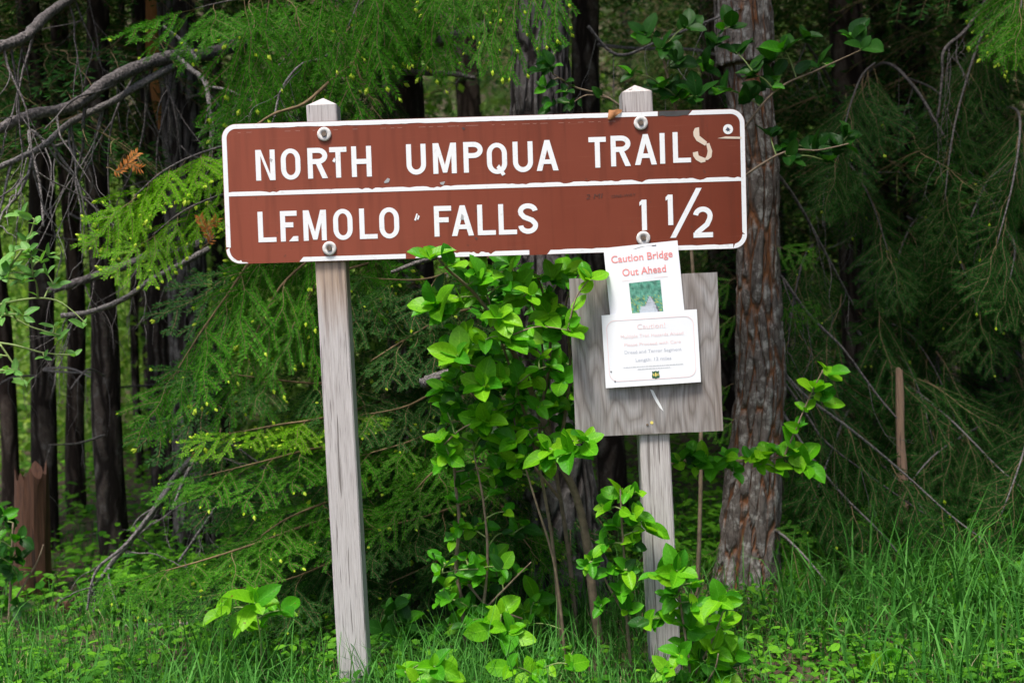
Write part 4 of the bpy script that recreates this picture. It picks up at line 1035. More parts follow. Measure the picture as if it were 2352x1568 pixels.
# ------------------------------------------------------------------ far understory and far wood, masses nobody could count
def leaf_cloud(name, n, rng, size, mats, label, cat, clumps):
    V = np.zeros((n * 4, 3)); rngn = np.random.default_rng(rng)
    cl = clumps(rngn); c = cl[rngn.integers(0, len(cl), n)]
    p = c[:, :3] + rngn.normal(size=(n, 3)) * c[:, 3:4] * np.array([1, 1, .75])
    d = rngn.normal(size=(n, 3)); d[:, 2] -= .3; d /= np.linalg.norm(d, axis=1)[:, None]
    s = np.cross(d, rngn.normal(size=(n, 3))); s /= np.linalg.norm(s, axis=1)[:, None]
    l = rngn.uniform(size[0], size[1], n)[:, None]
    V[0::4] = p; V[1::4] = p + d * l * .5 + s * l * .28; V[2::4] = p + d * l; V[3::4] = p + d * l * .5 - s * l * .28
    F = np.arange(n * 4).reshape(n, 4)
    o = obj(name, V, F, mats, None); tag(o, label, cat, kind='stuff')
def cl1(r):
    out = []
    for k in range(520):
        y = 8.5 + 13.5 * r.random() ** .8; x = (r.random() * 2 - (1.35 if r.random() < .5 else 1)) * (y * .5 + 1); out.append((x, y, gh(x, y) + .1 + 2.4 * r.random() ** 1.5, .16 + .3 * r.random()))
    return np.array(out)
def cl2(r):
    out = []
    for k in range(700):
        y = 21 + 12 * r.random(); x = (r.random() * 2 - 1) * (y * .55 + 2); out.append((x, y, gh(x, y) + 10 * r.random(), .45 + .5 * r.random()))
    return np.array(out)
leaf_cloud('understory_foliage', 64000, 5, (0.05, 0.12), M['far_leaf'], 'light green undergrowth glimpsed between the trunks', 'undergrowth', cl1)
leaf_cloud('distant_wood', 60000, 6, (0.16, 0.36), M['far_dark'], 'hazy green wall of distant forest between the trunks', 'forest', cl2)
def cl3(r):
    out = []
    for k in range(330):
        y = 8.5 + 7.5 * r.random(); x = -.06 * y - .40 * y * r.random(); out.append((x, y, gh(x, y) + .05 + 2.3 * r.random() ** 1.3, .14 + .26 * r.random()))
    return np.array(out)
leaf_cloud('clearing_thicket', 30000, 8, (0.04, 0.10), M['thicket'], 'pale sunlit thicket in a clearing behind the left trunks', 'thicket', cl3)
# ------------------------------------------------------------------ living limbs in view
# fir behind the left half of the sign
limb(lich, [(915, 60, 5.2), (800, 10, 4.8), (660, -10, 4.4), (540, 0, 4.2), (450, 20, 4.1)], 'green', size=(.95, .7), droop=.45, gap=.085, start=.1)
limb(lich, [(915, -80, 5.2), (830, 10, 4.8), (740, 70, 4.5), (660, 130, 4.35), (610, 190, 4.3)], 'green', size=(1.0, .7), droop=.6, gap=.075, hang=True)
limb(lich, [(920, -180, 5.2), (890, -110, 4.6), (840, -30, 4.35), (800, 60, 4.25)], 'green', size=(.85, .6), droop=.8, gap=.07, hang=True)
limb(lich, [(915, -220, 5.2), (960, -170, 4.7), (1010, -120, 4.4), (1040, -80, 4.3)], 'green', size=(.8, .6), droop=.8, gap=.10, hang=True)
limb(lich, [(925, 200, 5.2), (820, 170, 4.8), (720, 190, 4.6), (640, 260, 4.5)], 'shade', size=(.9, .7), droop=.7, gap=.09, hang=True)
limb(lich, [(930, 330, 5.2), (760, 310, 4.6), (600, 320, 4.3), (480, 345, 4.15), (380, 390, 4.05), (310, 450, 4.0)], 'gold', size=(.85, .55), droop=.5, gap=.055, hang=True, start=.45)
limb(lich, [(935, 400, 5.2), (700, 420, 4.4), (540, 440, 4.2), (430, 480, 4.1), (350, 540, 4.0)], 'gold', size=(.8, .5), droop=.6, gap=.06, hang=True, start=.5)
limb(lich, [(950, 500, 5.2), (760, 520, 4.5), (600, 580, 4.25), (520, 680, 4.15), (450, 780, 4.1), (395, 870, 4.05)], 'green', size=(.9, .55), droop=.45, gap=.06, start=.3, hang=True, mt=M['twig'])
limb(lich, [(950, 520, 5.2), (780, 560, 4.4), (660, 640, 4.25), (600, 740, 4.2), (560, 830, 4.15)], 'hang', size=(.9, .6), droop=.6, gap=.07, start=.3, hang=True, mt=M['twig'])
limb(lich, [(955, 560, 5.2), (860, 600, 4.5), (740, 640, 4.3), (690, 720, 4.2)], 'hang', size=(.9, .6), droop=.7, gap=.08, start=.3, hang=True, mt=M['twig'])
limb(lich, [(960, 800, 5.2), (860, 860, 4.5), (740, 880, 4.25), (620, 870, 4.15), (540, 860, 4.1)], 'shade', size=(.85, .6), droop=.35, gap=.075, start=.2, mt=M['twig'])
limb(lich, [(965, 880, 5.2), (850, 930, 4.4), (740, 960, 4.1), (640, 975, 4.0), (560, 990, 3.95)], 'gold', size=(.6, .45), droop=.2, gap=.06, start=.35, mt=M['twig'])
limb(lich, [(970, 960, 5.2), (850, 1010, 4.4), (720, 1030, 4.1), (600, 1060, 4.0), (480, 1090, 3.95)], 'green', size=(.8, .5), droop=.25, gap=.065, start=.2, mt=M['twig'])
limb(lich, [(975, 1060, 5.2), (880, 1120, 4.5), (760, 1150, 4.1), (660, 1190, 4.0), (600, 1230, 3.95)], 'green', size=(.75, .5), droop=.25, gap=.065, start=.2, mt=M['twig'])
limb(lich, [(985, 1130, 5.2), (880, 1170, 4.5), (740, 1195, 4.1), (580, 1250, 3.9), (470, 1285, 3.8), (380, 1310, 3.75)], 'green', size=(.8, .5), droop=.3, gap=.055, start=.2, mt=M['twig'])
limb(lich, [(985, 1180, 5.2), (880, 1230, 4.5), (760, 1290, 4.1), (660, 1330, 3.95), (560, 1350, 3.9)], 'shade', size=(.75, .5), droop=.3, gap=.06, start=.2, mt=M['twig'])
# right of the left post
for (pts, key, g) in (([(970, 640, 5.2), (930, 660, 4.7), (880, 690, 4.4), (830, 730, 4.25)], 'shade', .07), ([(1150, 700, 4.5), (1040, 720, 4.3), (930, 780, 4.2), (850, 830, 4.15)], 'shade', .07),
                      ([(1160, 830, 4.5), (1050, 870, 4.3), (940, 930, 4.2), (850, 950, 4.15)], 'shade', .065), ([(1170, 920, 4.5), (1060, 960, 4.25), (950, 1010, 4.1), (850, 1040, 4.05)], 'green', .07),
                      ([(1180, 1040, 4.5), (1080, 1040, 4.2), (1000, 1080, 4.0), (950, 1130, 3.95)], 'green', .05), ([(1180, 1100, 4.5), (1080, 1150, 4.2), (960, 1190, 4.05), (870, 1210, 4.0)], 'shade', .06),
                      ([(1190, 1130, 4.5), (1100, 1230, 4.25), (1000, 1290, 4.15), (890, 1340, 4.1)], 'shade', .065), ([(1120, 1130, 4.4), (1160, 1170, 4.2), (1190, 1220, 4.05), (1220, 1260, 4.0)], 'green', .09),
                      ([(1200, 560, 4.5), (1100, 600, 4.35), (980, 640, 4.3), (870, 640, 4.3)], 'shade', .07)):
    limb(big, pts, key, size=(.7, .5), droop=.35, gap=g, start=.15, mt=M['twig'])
for i in range(26):   # deep inner sprays of the big fir, filling the shade behind the shrub
    u, v = rnd.uniform(830, 1170), rnd.uniform(600, 1330)
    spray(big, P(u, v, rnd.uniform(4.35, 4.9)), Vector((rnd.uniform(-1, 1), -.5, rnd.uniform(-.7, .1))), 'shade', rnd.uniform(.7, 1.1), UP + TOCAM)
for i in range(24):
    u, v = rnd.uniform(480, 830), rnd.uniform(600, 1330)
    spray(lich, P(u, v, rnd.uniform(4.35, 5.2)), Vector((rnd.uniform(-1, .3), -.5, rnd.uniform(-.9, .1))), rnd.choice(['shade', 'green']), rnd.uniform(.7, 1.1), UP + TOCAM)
# hanging tips in front of the big trunk, above the sign
hb = limb(big, [(1245, -220, 4.45), (1220, -150, 4.1), (1190, -110, 3.9), (1140, -80, 3.8), (1080, -60, 3.75)], 'hang', size=(.5, .45), droop=1.2, gap=.2, hang=True, spread=.3, start=.6)
for (u, v, du, dv, s, k) in ((1150, -40, -30, 240, .70, 'hang'), (1185, 0, -12, 205, .62, 'hang'), (1120, 20, -20, 120, .5, 'hang'), (1215, -60, 45, 160, .6, 'hang'), (1240, -80, 40, 150, .62, 'hang'), (1090, -60, -10, 180, .5, 'hang'),
                             (1170, -100, 20, 200, .6, 'hang'), (1270, -110, 10, 170, .6, 'hang'), (1040, -120, 0, 200, .6, 'curtain')):
    spray(hb, P(u, v, 3.8), P(u + du, v + dv, 3.75) - P(u, v, 3.8), k, s * .9, TOCAM + rv(.2))
for i in range(26):   # dense drooping curtain at the top, left of those tips
    u = rnd.uniform(560, 1010); v = rnd.uniform(-90, 110 if u < 840 else -60)
    spray(lich, P(u, v, rnd.uniform(4.0, 4.5)), Vector((rnd.uniform(-.5, .3), rnd.uniform(-.3, .1), -1)), 'curtain', rnd.uniform(.6, .85), TOCAM + rv(.4))
# right side: long drooping limbs in the shade
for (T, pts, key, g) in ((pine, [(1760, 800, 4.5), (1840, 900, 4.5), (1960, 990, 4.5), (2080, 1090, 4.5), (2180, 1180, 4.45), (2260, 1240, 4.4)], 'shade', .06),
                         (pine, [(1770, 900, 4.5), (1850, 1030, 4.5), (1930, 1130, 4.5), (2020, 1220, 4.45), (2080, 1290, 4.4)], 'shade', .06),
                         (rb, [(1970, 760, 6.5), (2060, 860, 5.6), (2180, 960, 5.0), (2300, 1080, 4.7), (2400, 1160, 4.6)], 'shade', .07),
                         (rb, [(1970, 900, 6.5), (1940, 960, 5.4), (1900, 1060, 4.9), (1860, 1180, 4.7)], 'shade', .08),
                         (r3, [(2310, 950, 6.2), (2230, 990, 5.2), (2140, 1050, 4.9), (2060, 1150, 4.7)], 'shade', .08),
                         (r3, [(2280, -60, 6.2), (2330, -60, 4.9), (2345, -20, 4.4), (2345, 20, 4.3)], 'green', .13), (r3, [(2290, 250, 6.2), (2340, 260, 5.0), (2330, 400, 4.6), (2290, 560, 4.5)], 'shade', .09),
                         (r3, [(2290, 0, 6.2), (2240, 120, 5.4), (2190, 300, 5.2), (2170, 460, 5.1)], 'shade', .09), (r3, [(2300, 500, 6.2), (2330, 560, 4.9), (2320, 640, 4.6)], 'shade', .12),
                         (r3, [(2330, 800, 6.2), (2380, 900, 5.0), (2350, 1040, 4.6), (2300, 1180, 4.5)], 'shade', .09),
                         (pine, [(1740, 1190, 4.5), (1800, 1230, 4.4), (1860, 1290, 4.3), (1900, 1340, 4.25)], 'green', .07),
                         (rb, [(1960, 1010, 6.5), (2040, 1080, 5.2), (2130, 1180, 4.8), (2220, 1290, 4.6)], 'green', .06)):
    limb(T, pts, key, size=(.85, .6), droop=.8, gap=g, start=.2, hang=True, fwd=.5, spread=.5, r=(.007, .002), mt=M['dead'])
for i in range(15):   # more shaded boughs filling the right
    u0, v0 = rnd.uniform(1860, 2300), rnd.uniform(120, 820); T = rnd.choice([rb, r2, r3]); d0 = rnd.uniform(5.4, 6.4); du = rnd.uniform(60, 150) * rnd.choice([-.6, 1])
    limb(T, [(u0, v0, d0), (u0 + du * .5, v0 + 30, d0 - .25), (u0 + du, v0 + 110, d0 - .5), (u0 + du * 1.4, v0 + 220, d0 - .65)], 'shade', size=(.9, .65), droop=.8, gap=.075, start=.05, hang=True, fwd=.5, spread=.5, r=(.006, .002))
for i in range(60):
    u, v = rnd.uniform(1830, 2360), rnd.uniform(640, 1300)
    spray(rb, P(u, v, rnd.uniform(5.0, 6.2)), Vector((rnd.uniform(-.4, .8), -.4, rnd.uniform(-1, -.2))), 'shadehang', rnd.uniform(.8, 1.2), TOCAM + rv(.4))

# ------------------------------------------------------------------ bare dead limbs
bare(lb, [(640, 78, 5.6), (560, 100, 5.2), (470, 120, 4.9), (400, 130, 4.75), (330, 150, 4.6), (250, 195, 4.45), (170, 240, 4.3), (80, 265, 4.15), (0, 300, 4.05), (-60, 330, 4.0)], (34, 23), M['dead_dark'], 9, (.35, .75), 1.0, 10, tr=.0065, sub=1)
bare(lb, [(400, 150, 4.75), (330, 185, 4.6), (250, 235, 4.5), (170, 285, 4.35), (90, 330, 4.2), (0, 385, 4.1), (-50, 410, 4.0)], (18, 12), M['dead'], 11, (.35, .8), 1.1, 8, tr=.0055, sub=1)
bare(lc, [(215, -40, 5.7), (170, 0, 4.6), (110, 40, 4.3), (50, 80, 4.1), (0, 112, 4.0), (-50, 140, 3.9)], (20, 26), M['dead_dark'], 7, (.3, .6), 1.1, 9, tr=.005, sub=1)
bare(lb, [(405, 130, 4.75), (440, 155, 4.7), (470, 190, 4.65), (486, 240, 4.6), (484, 290, 4.6), (482, 340, 4.6)], (14, 8), M['dead'], 5, (.12, .3), .8, tr=.003)
bare(lb, [(455, 140, 4.72), (415, 95, 4.7), (375, 60, 4.7)], (12, 6), M['dead'], 1, (.05, .1), .5)
bare(lb, [(484, 200, 4.65), (530, 208, 4.55), (590, 240, 4.5)], (7, 4), M['dead'], 2, (.1, .2), .5)
bare(lich, [(900, -20, 4.9), (860, 20, 4.5), (815, 130, 4.2), (760, 190, 4.1), (700, 240, 4.05), (640, 270, 4.0), (585, 290, 3.98)], (12, 5), M['twig'], 12, (.08, .3), .7, tr=.0022)
bare(lich, [(790, 90, 4.4), (740, 125, 4.2), (690, 150, 4.1), (655, 210, 4.05), (630, 270, 4.0)], (7, 4), M['dead'], 5, (.08, .25), .7, tr=.002)
bare(lich, [(925, 130, 5.2), (1030, 85, 4.9), (1120, 60, 4.7)], (22, 30), M['dead'], 5, (.1, .2), .7)
bare(lich, [(930, 165, 5.2), (1000, 160, 4.9), (1050, 172, 4.8), (1090, 180, 4.75)], (16, 10), M['dead'], 2, (.06, .12), .5)
bare(lich, [(905, 290, 5.15), (885, 260, 5.05), (905, 235, 5.0)], (14, 8), M['dead'], 0)
bare(lb, [(490, 545, 5.0), (420, 570, 4.9), (350, 590, 4.8), (270, 620, 4.75), (200, 645, 4.7), (110, 670, 4.65)], (24, 18), M['dead_dark'], 9, (.12, .4), 1.0, tr=.003)
bare(lb, [(480, 570, 4.7), (420, 605, 4.65), (350, 640, 4.6), (280, 680, 4.6), (200, 710, 4.6), (140, 725, 4.6)], (14, 12), M['dead'], 9, (.12, .4), 1.0, tr=.003)
bare(lc, [(240, 400, 5.6), (180, 330, 4.9), (120, 330, 4.5), (70, 300, 4.4), (90, 420, 4.35), (100, 520, 4.3)], (10, 5), M['dead'], 5, (.25, .5), 1.0, tr=.004, sub=1)
# broken limbs behind the shrub
bare(big, [(1180, 830, 4.45), (1110, 850, 4.2), (1040, 860, 4.05), (970, 880, 3.95)], (20, 26), M['dead'], 0)
bare(big, [(1140, 570, 4.45), (1000, 595, 4.1), (900, 625, 3.9)], (16, 8), M['dead'], 1, (.05, .1), .5)
bare(big, [(1350, 60, 4.6), (1420, 130, 4.6), (1540, 80, 4.5), (1700, 20, 4.4)], (8, 5), M['dead'], 6, (.15, .35), 1.0)
bare(slim, [(1345, 100, 5.7), (1400, 110, 5.6), (1470, 112, 5.5), (1600, 115, 5.3), (1680, 140, 5.2)], (9, 6), M['dead'], 4, (.15, .3), 1.0)
# dead limbs of the trees on the right
bare(pine, [(1770, 600, 4.5), (1800, 640, 4.5), (1870, 730, 4.5), (1930, 800, 4.5), (2010, 900, 4.45), (2060, 960, 4.4)], (9, 4), M['dead_dark'], 6, (.15, .45), .9, tr=.003)
bare(pine, [(1770, 380, 4.5), (1830, 470, 4.6), (1900, 590, 4.7), (1960, 700, 4.8)], (9, 4), M['dead_dark'], 5, (.15, .4), .9, tr=.0026)
bare(pine, [(1770, 830, 4.5), (1850, 960, 4.5), (1900, 1020, 4.5), (1990, 1080, 4.5), (2100, 1160, 4.5), (2200, 1225, 4.5)], (7, 3), M['dead_dark'], 5, (.15, .4), .9, tr=.0026)
bare(rb, [(1965, 640, 6.6), (2060, 670, 6.0), (2120, 710, 5.8), (2200, 740, 5.6)], (14, 10), M['dead_dark'], 5, (.2, .5), .9, tr=.003)
bare(rb, [(1960, 300, 6.6), (1900, 180, 6.0), (1840, 80, 5.6)], (10, 5), M['dead_dark'], 5, (.2, .5), .9, tr=.003)
bare(rb, [(1965, 200, 6.6), (2030, 150, 6.0), (2100, 200, 5.6), (2150, 280, 5.4), (2190, 350, 5.3)], (9, 5), M['dead_dark'], 5, (.2, .5), .9, tr=.003)
bare(rb, [(1965, 480, 6.6), (1920, 400, 6.0), (1900, 420, 5.6), (1890, 520, 5.4)], (8, 4), M['dead_dark'], 5, (.2, .5), .9, tr=.003)
bare(r3, [(2290, -40, 6.2), (2260, 20, 5.2), (2210, 70, 5.0), (2170, 110, 4.9), (2160, 180, 4.9), (2155, 270, 4.9)], (10, 5), M['dead_dark'], 5, (.2, .5), .9, tr=.003)
bare(r3, [(2300, 330, 6.2), (2360, 340, 5.0), (2320, 370, 4.9), (2270, 420, 4.9), (2230, 500, 4.9)], (9, 4), M['dead_dark'], 4, (.2, .4), .9, tr=.003)
bare(r2, [(2110, 330, 8.2), (2200, 340, 7.0), (2330, 345, 6.5)], (7, 5), M['dead_dark'], 4, (.2, .5), .9, tr=.003)
for (T, u0, d) in ((la, 370, 6.05), (lc, 240, 5.6), (ld, 160, 6.8), (rb, 1965, 6.5), (r2, 2110, 8.1), (lb, 430, 5.6), (le, 95, 5.95)):
    for k in range(3):     # short dead stubs and twiggy whiskers on the lower trunks
        v = rnd.uniform(150, 1200); s = rnd.choice([-1, 1]); l = rnd.uniform(60, 170)
        bare(T, [(u0, v, d), (u0 + s * l * .5, v - rnd.uniform(-20, 25), d - .15), (u0 + s * l, v + rnd.uniform(-10, 40), d - .3)], (6, 3), M['dead'], 3, (.12, .35), .9, tr=.002, sub=1)

# fallen dead branch leaning at the left
fb0 = P(140, 1470, 4.6); fbn = thing('fallen_branch', Vector((fb0.x, fb0.y, gh(fb0.x, fb0.y))), 'grey fallen dead branch leaning up to the right in front of dark trunks', 'branch')
bare(fbn, [(120, 1490, 4.7), (190, 1400, 4.7), (260, 1290, 4.65), (330, 1190, 4.6), (400, 1100, 4.55), (450, 1040, 4.5), (490, 980, 4.5)], (9, 18), M['dead'], 14, (.12, .5), .6, 9, 'branch', tr=.0045)
bare(fbn, [(400, 1105, 4.55), (300, 1240, 4.45), (220, 1310, 4.4), (200, 1400, 4.4)], (11, 5), M['dead'], 5, (.1, .25), .7, 7, 'branch', tr=.003)
bare(fbn, [(460, 1030, 4.5), (420, 1100, 4.4), (395, 1170, 4.35)], (10, 5), M['dead'], 1, (.05, .1), .7, 7, 'branch')
bare(fbn, [(520, 1130, 4.4), (470, 1210, 4.4), (410, 1290, 4.4)], (9, 6), M['dead'], 3, (.08, .2), .7, 7, 'branch')
V, F = tube(catmull([(P(440, 1050, 4.47), .006), (P(455, 1030, 4.46), .010), (P(463, 1020, 4.46), .003)], 3), 6); obj('torn_end', V, F, M['orange_wood'], fbn, True)

# broken stumps and snags
def snag(name, pts, mt, label, cat, seed, seg=22, jag=0.09):
    b = P(*pts[0][:2], pts[0][3]); base = Vector((b.x, b.y, gh(b.x, b.y))); t = thing(name, base, label, cat)
    path = catmull([(P(u, v, d), px(wd, d) / 2) for (u, v, wd, d) in pts], 8); path = [(path[0][0] - Vector((0, 0, .3)), path[0][1] * 1.15)] + path
    V, F = [], []; n = len(path)
    for i, (p, r) in enumerate(path):
        for k in range(seg):
            th = 2 * math.pi * k / seg; d = Vector((math.cos(th), math.sin(th), 0)); rr = r * (1 + .12 * noise.noise(Vector((d.x * 3 + seed, d.y * 3, p.z * 2))) + .05 * noise.noise(Vector((d.x * 9, d.y * 9 + seed, p.z * 3))))
            q = p + d * rr
            if i == n - 1: q.z += jag * noise.noise(Vector((d.x * 2.2 + seed, d.y * 2.2, 3)))
            V.append(q)
    for i in range(n - 1):
        for k in range(seg): F.append((i * seg + k, i * seg + (k + 1) % seg, (i + 1) * seg + (k + 1) % seg, (i + 1) * seg + k))
    c = len(V); V.append(path[-1][0] - Vector((0, 0, jag * 1.2)))
    for k in range(seg): F.append(((n - 1) * seg + k, (n - 1) * seg + (k + 1) % seg, c))
    obj('stump_wood', V, F, mt, t, False); return t
snag('broken_stump', [(78, 1460, 100, 5.1), (74, 1350, 84, 5.1), (72, 1230, 80, 5.1), (72, 1085, 72, 5.1)], M['red_rot'], 'tall reddish brown broken stump at the left edge', 'stump', 3, 30, .16)
snag('rotten_stump', [(140, 1490, 66, 4.7), (142, 1430, 54, 4.7), (148, 1385, 46, 4.7)], M['red_rot'], 'low rotten stump right of the tall reddish stump', 'stump', 9, jag=.05)
snag('snapped_sapling', [(2086, 1330, 25, 4.7), (2079, 1200, 22, 4.7), (2073, 1080, 22, 4.7), (2068, 1000, 19, 4.7), (2067, 920, 20, 4.7), (2065, 845, 16, 4.7)], M['tan_wood'], 'thin tan snapped sapling standing among drooping branches at right', 'snag', 5, 12, .05)

# rust coloured dead needle tufts
for (u, v, d, dx, dz, T) in ((245, 392, 4.0, 1, .15, lich), (470, 575, 4.0, .3, 1, lich)):
    dtuft = inst('dead_needle_tuft', SPRAY['dead'][0], frame(P(u, v, d), Vector((dx, 0, dz)), TOCAM, 1.0), T)

# ------------------------------------------------------------------ broad leaves
def leaf_mesh(seed, mt, wid=0.56, fold=0.22, curl=0.25, tip=1.0):
    rng = random.Random(seed); nx, ny = 7, 4; V, UV, F = [], [], []
    tw = rng.uniform(-.25, .25); bend = rng.uniform(-.08, .08)
    for i in range(nx + 1):
        t = i / nx; w_ = wid / 2 * (math.sin(math.pi * min(1, (t * .97 + .03) ** 0.9)) ** 0.62) if 0 < i < nx else 0.004
        if i == nx: w_ = 0.006
        for j in range(ny + 1):
            s = -1 + 2 * j / ny; y = s * w_; z = abs(s) * w_ * fold * 2 - curl * t * t * .5 + 0.02 * math.sin(t * 9 + seed) * abs(s)
            z += tw * y * t
            V.append((t, y + bend * math.sin(t * 3), z)); UV.append((t, 0.5 + s * .5))
    n = ny + 1
    for i in range(nx):
        for j in range(ny): F.append((i * n + j, i * n + j + 1, (i + 1) * n + j + 1, (i + 1) * n + j))
    return mesh_np('leaf', [tuple(v) for v in V], np.array(F, dtype=np.int32), mt, None, True, UV)
LEAF = {k: [leaf_mesh(i * 7 + q, M[mn], rnd.uniform(.56, .72), rnd.uniform(.05, .3), rnd.uniform(.05, .5)) for i in range(5)] for q, (k, mn) in enumerate((('young', 'leaf_young'), ('mature', 'leaf'), ('dark', 'leaf_dark'), ('cool', 'leaf_cool')))}
LEAF['cool'] = [leaf_mesh(100 + i, M['leaf_cool'], .46, .15, .2) for i in range(4)]
LIGHT = Vector((-.15, -.75, .65))
def leaf(par, pos, d, size, key, face=None):
    face = (face if face is not None else LIGHT) + rv(.55)
    return inst('leaf', rnd.choice(LEAF[key]), frame(pos, d, face, size), par)
def pick(mix):
    r = rnd.random(); a = 0
    for k, p in mix:
        a += p
        if r < a: return k
    return mix[-1][0]
class Shrub:
    def __init__(s, name, label, stems, cat='shrub', group=None, smat='stem'):
        """stems: list of ([(u, v, d), ...], (w0, w1)) foot first"""
        b = P(*stems[0][0][0]); base = Vector((b.x, b.y, gh(b.x, b.y) if b.z < .5 else b.z)); s.t = thing(name, base, label, cat, group); s.nodes = []; s.sm = M[smat]; s.n = 0
        for pts, wd in stems:
            n = len(pts); path = catmull([(P(*p), px(wd[0] + (wd[1] - wd[0]) * i / (n - 1), p[2]) / 2) for i, p in enumerate(pts)], 6)
            V, F = tube(path, 6, .15); obj('stem', V, F, s.sm, s.t, True)
            s.nodes += path[2:]
    def shoot(s, u, v, d, n, size, mix, along=3, twl=None, up=None, spread=1.0, maxl=0.5):
        """a side shoot to (u, v, d) ending in a rosette of n leaves; size in photo pixels"""
        tip = P(u, v, d)
        cand = [q for q in s.nodes if q[0].z < tip.z + .03] or s.nodes
        q = min(cand, key=lambda q: (q[0] - tip).length + .4 * max(0, q[0].z - tip.z))
        a = q[0]; L = (tip - a).length
        if L > 0.012:
            mid = (a + tip) / 2 + Vector((0, 0, L * .10)) + rv(L * .06)
            path = catmull([(a, .0028), (mid, .0022), (tip, .0013)], 5)
            V, F = tube(path, 5); obj('twig', V, F, M['green_stem'] if L < .15 else s.sm, s.t, True)
            s.nodes += [path[i] for i in (3, 6, 9)]
            ax = (tip - mid).normalized()
            for k in range(min(along, int(L / .022))):
                t = (k + .5 + rnd.uniform(-.2, .2)) / along; p = path[int(t * (len(path) - 1))][0]
                side = Vector((rnd.uniform(-1, 1), rnd.uniform(-.8, .3), rnd.uniform(-.4, .6)))
                leaf(s.t, p, ax * .5 + side, px(size, d) * rnd.uniform(.42, .95), pick(mix)); s.n += 1
        else: ax = UP
        ax = (ax * .5 + UP * .5 + Vector((0, -.25, 0))).normalized(); o1 = ax.orthogonal().normalized(); o2 = ax.cross(o1); ph0 = rnd.uniform(0, 6.28)
        for k in range(n):
            th = ph0 + k * 2.4; out = o1 * math.cos(th) + o2 * math.sin(th); e_ = rnd.uniform(.5, 1.2) * spread
            f_ = rnd.uniform(.55, 1.12) * (.55 if k == n - 1 and n > 3 else 1)
            d_ = ax * .55 + out * e_
            leaf(s.t, tip - ax * rnd.uniform(0, .012), d_, px(size, d) * f_, pick(mix), LIGHT + ax * .5); s.n += 1
YM = [('young', .75), ('mature', .25)]; MM_ = [('young', .25), ('mature', .65), ('dark', .1)]; DM = [('mature', .35), ('dark', .65)]; DK = [('dark', .9), ('mature', .1)]

# 1. the tall shrub between the posts
s1 = Shrub('broadleaf_shrub', 'tall bright green leafy shrub growing between the two sign posts', [
    ([(1392, 1570, 3.8), (1365, 1400, 3.8), (1345, 1230, 3.8), (1320, 1130, 3.78), (1280, 1050, 3.75), (1240, 950, 3.72), (1200, 850, 3.7), (1150, 760, 3.62), (1095, 680, 3.55), (1030, 620, 3.44), (998, 585, 3.40)], (24, 5)),
    ([(1080, 1580, 3.75), (1062, 1400, 3.75), (1048, 1300, 3.74), (1055, 1200, 3.72), (1045, 1100, 3.7), (1042, 1010, 3.66)], (13, 5)),
    ([(1240, 950, 3.72), (1260, 850, 3.72), (1262, 740, 3.7), (1240, 650, 3.66), (1225, 620, 3.64)], (9, 4)),
    ([(1280, 1050, 3.75), (1300, 940, 3.72), (1310, 830, 3.72), (1300, 700, 3.68), (1330, 630, 3.6)], (9, 4)),
    ([(1200, 850, 3.7), (1120, 850, 3.6), (1060, 830, 3.5)], (7, 4)),
    ([(1075, 1340, 3.74), (1120, 1390, 3.72), (1200, 1420, 3.7)], (7, 4))], smat='stem')
hero = [(990, 588, 3.40, 6, 62), (1040, 606, 3.42, 4, 66), (1105, 640, 3.5, 5, 68), (1000, 705, 3.5, 5, 70), (1060, 690, 3.55, 5, 62), (1150, 728, 3.5, 5, 72), (1190, 670, 3.6, 5, 70), (1270, 640, 3.6, 5, 66), (1050, 815, 3.45, 6, 74),
        (1100, 790, 3.5, 4, 66), (1170, 775, 3.5, 5, 72), (1260, 720, 3.62, 5, 74), (1315, 760, 3.46, 3, 74), (1110, 885, 3.5, 5, 76), (1150, 870, 3.55, 4, 66), (1030, 1045, 3.6, 5, 62), (1010, 1010, 3.6, 4, 56), (1120, 965, 3.55, 5, 64), (1180, 1010, 3.6, 4, 60),
        (1255, 1060, 3.6, 4, 54), (1345, 1010, 3.41, 5, 74), (1310, 1040, 3.42, 4, 72), (1355, 640, 3.44, 3, 70)]
for (u, v, d, n, sz) in hero: s1.shoot(u, v, d, n + 1, sz * .9, YM, 4)
for i in range(12):
    u = rnd.uniform(1020, 1320); v = rnd.uniform(600, 1120)
    s1.shoot(u, v, rnd.uniform(3.6, 3.75), 4, rnd.uniform(40, 56), MM_, 2)
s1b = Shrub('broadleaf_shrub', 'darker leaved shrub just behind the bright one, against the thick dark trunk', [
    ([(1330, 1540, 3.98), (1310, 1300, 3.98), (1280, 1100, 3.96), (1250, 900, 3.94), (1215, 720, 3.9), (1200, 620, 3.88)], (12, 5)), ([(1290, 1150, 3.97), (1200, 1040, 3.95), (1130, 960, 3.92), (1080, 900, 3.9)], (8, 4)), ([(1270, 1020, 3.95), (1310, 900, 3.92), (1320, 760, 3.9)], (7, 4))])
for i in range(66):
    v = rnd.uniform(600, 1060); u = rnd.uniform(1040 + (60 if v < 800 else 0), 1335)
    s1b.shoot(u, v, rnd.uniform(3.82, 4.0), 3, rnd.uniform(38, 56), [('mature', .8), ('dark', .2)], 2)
s1c = Shrub('broadleaf_shrub', 'lower leafy shrub between the posts, reaching from the grass to mid height', [
    ([(1120, 1560, 3.72), (1110, 1420, 3.7), (1120, 1280, 3.68), (1110, 1150, 3.66), (1090, 1050, 3.64)], (9, 4)), ([(1300, 1560, 3.7), (1290, 1420, 3.68), (1270, 1280, 3.66), (1230, 1150, 3.64), (1200, 1050, 3.64)], (9, 4)), ([(1112, 1400, 3.7), (1180, 1330, 3.68), (1220, 1290, 3.66)], (6, 3))])
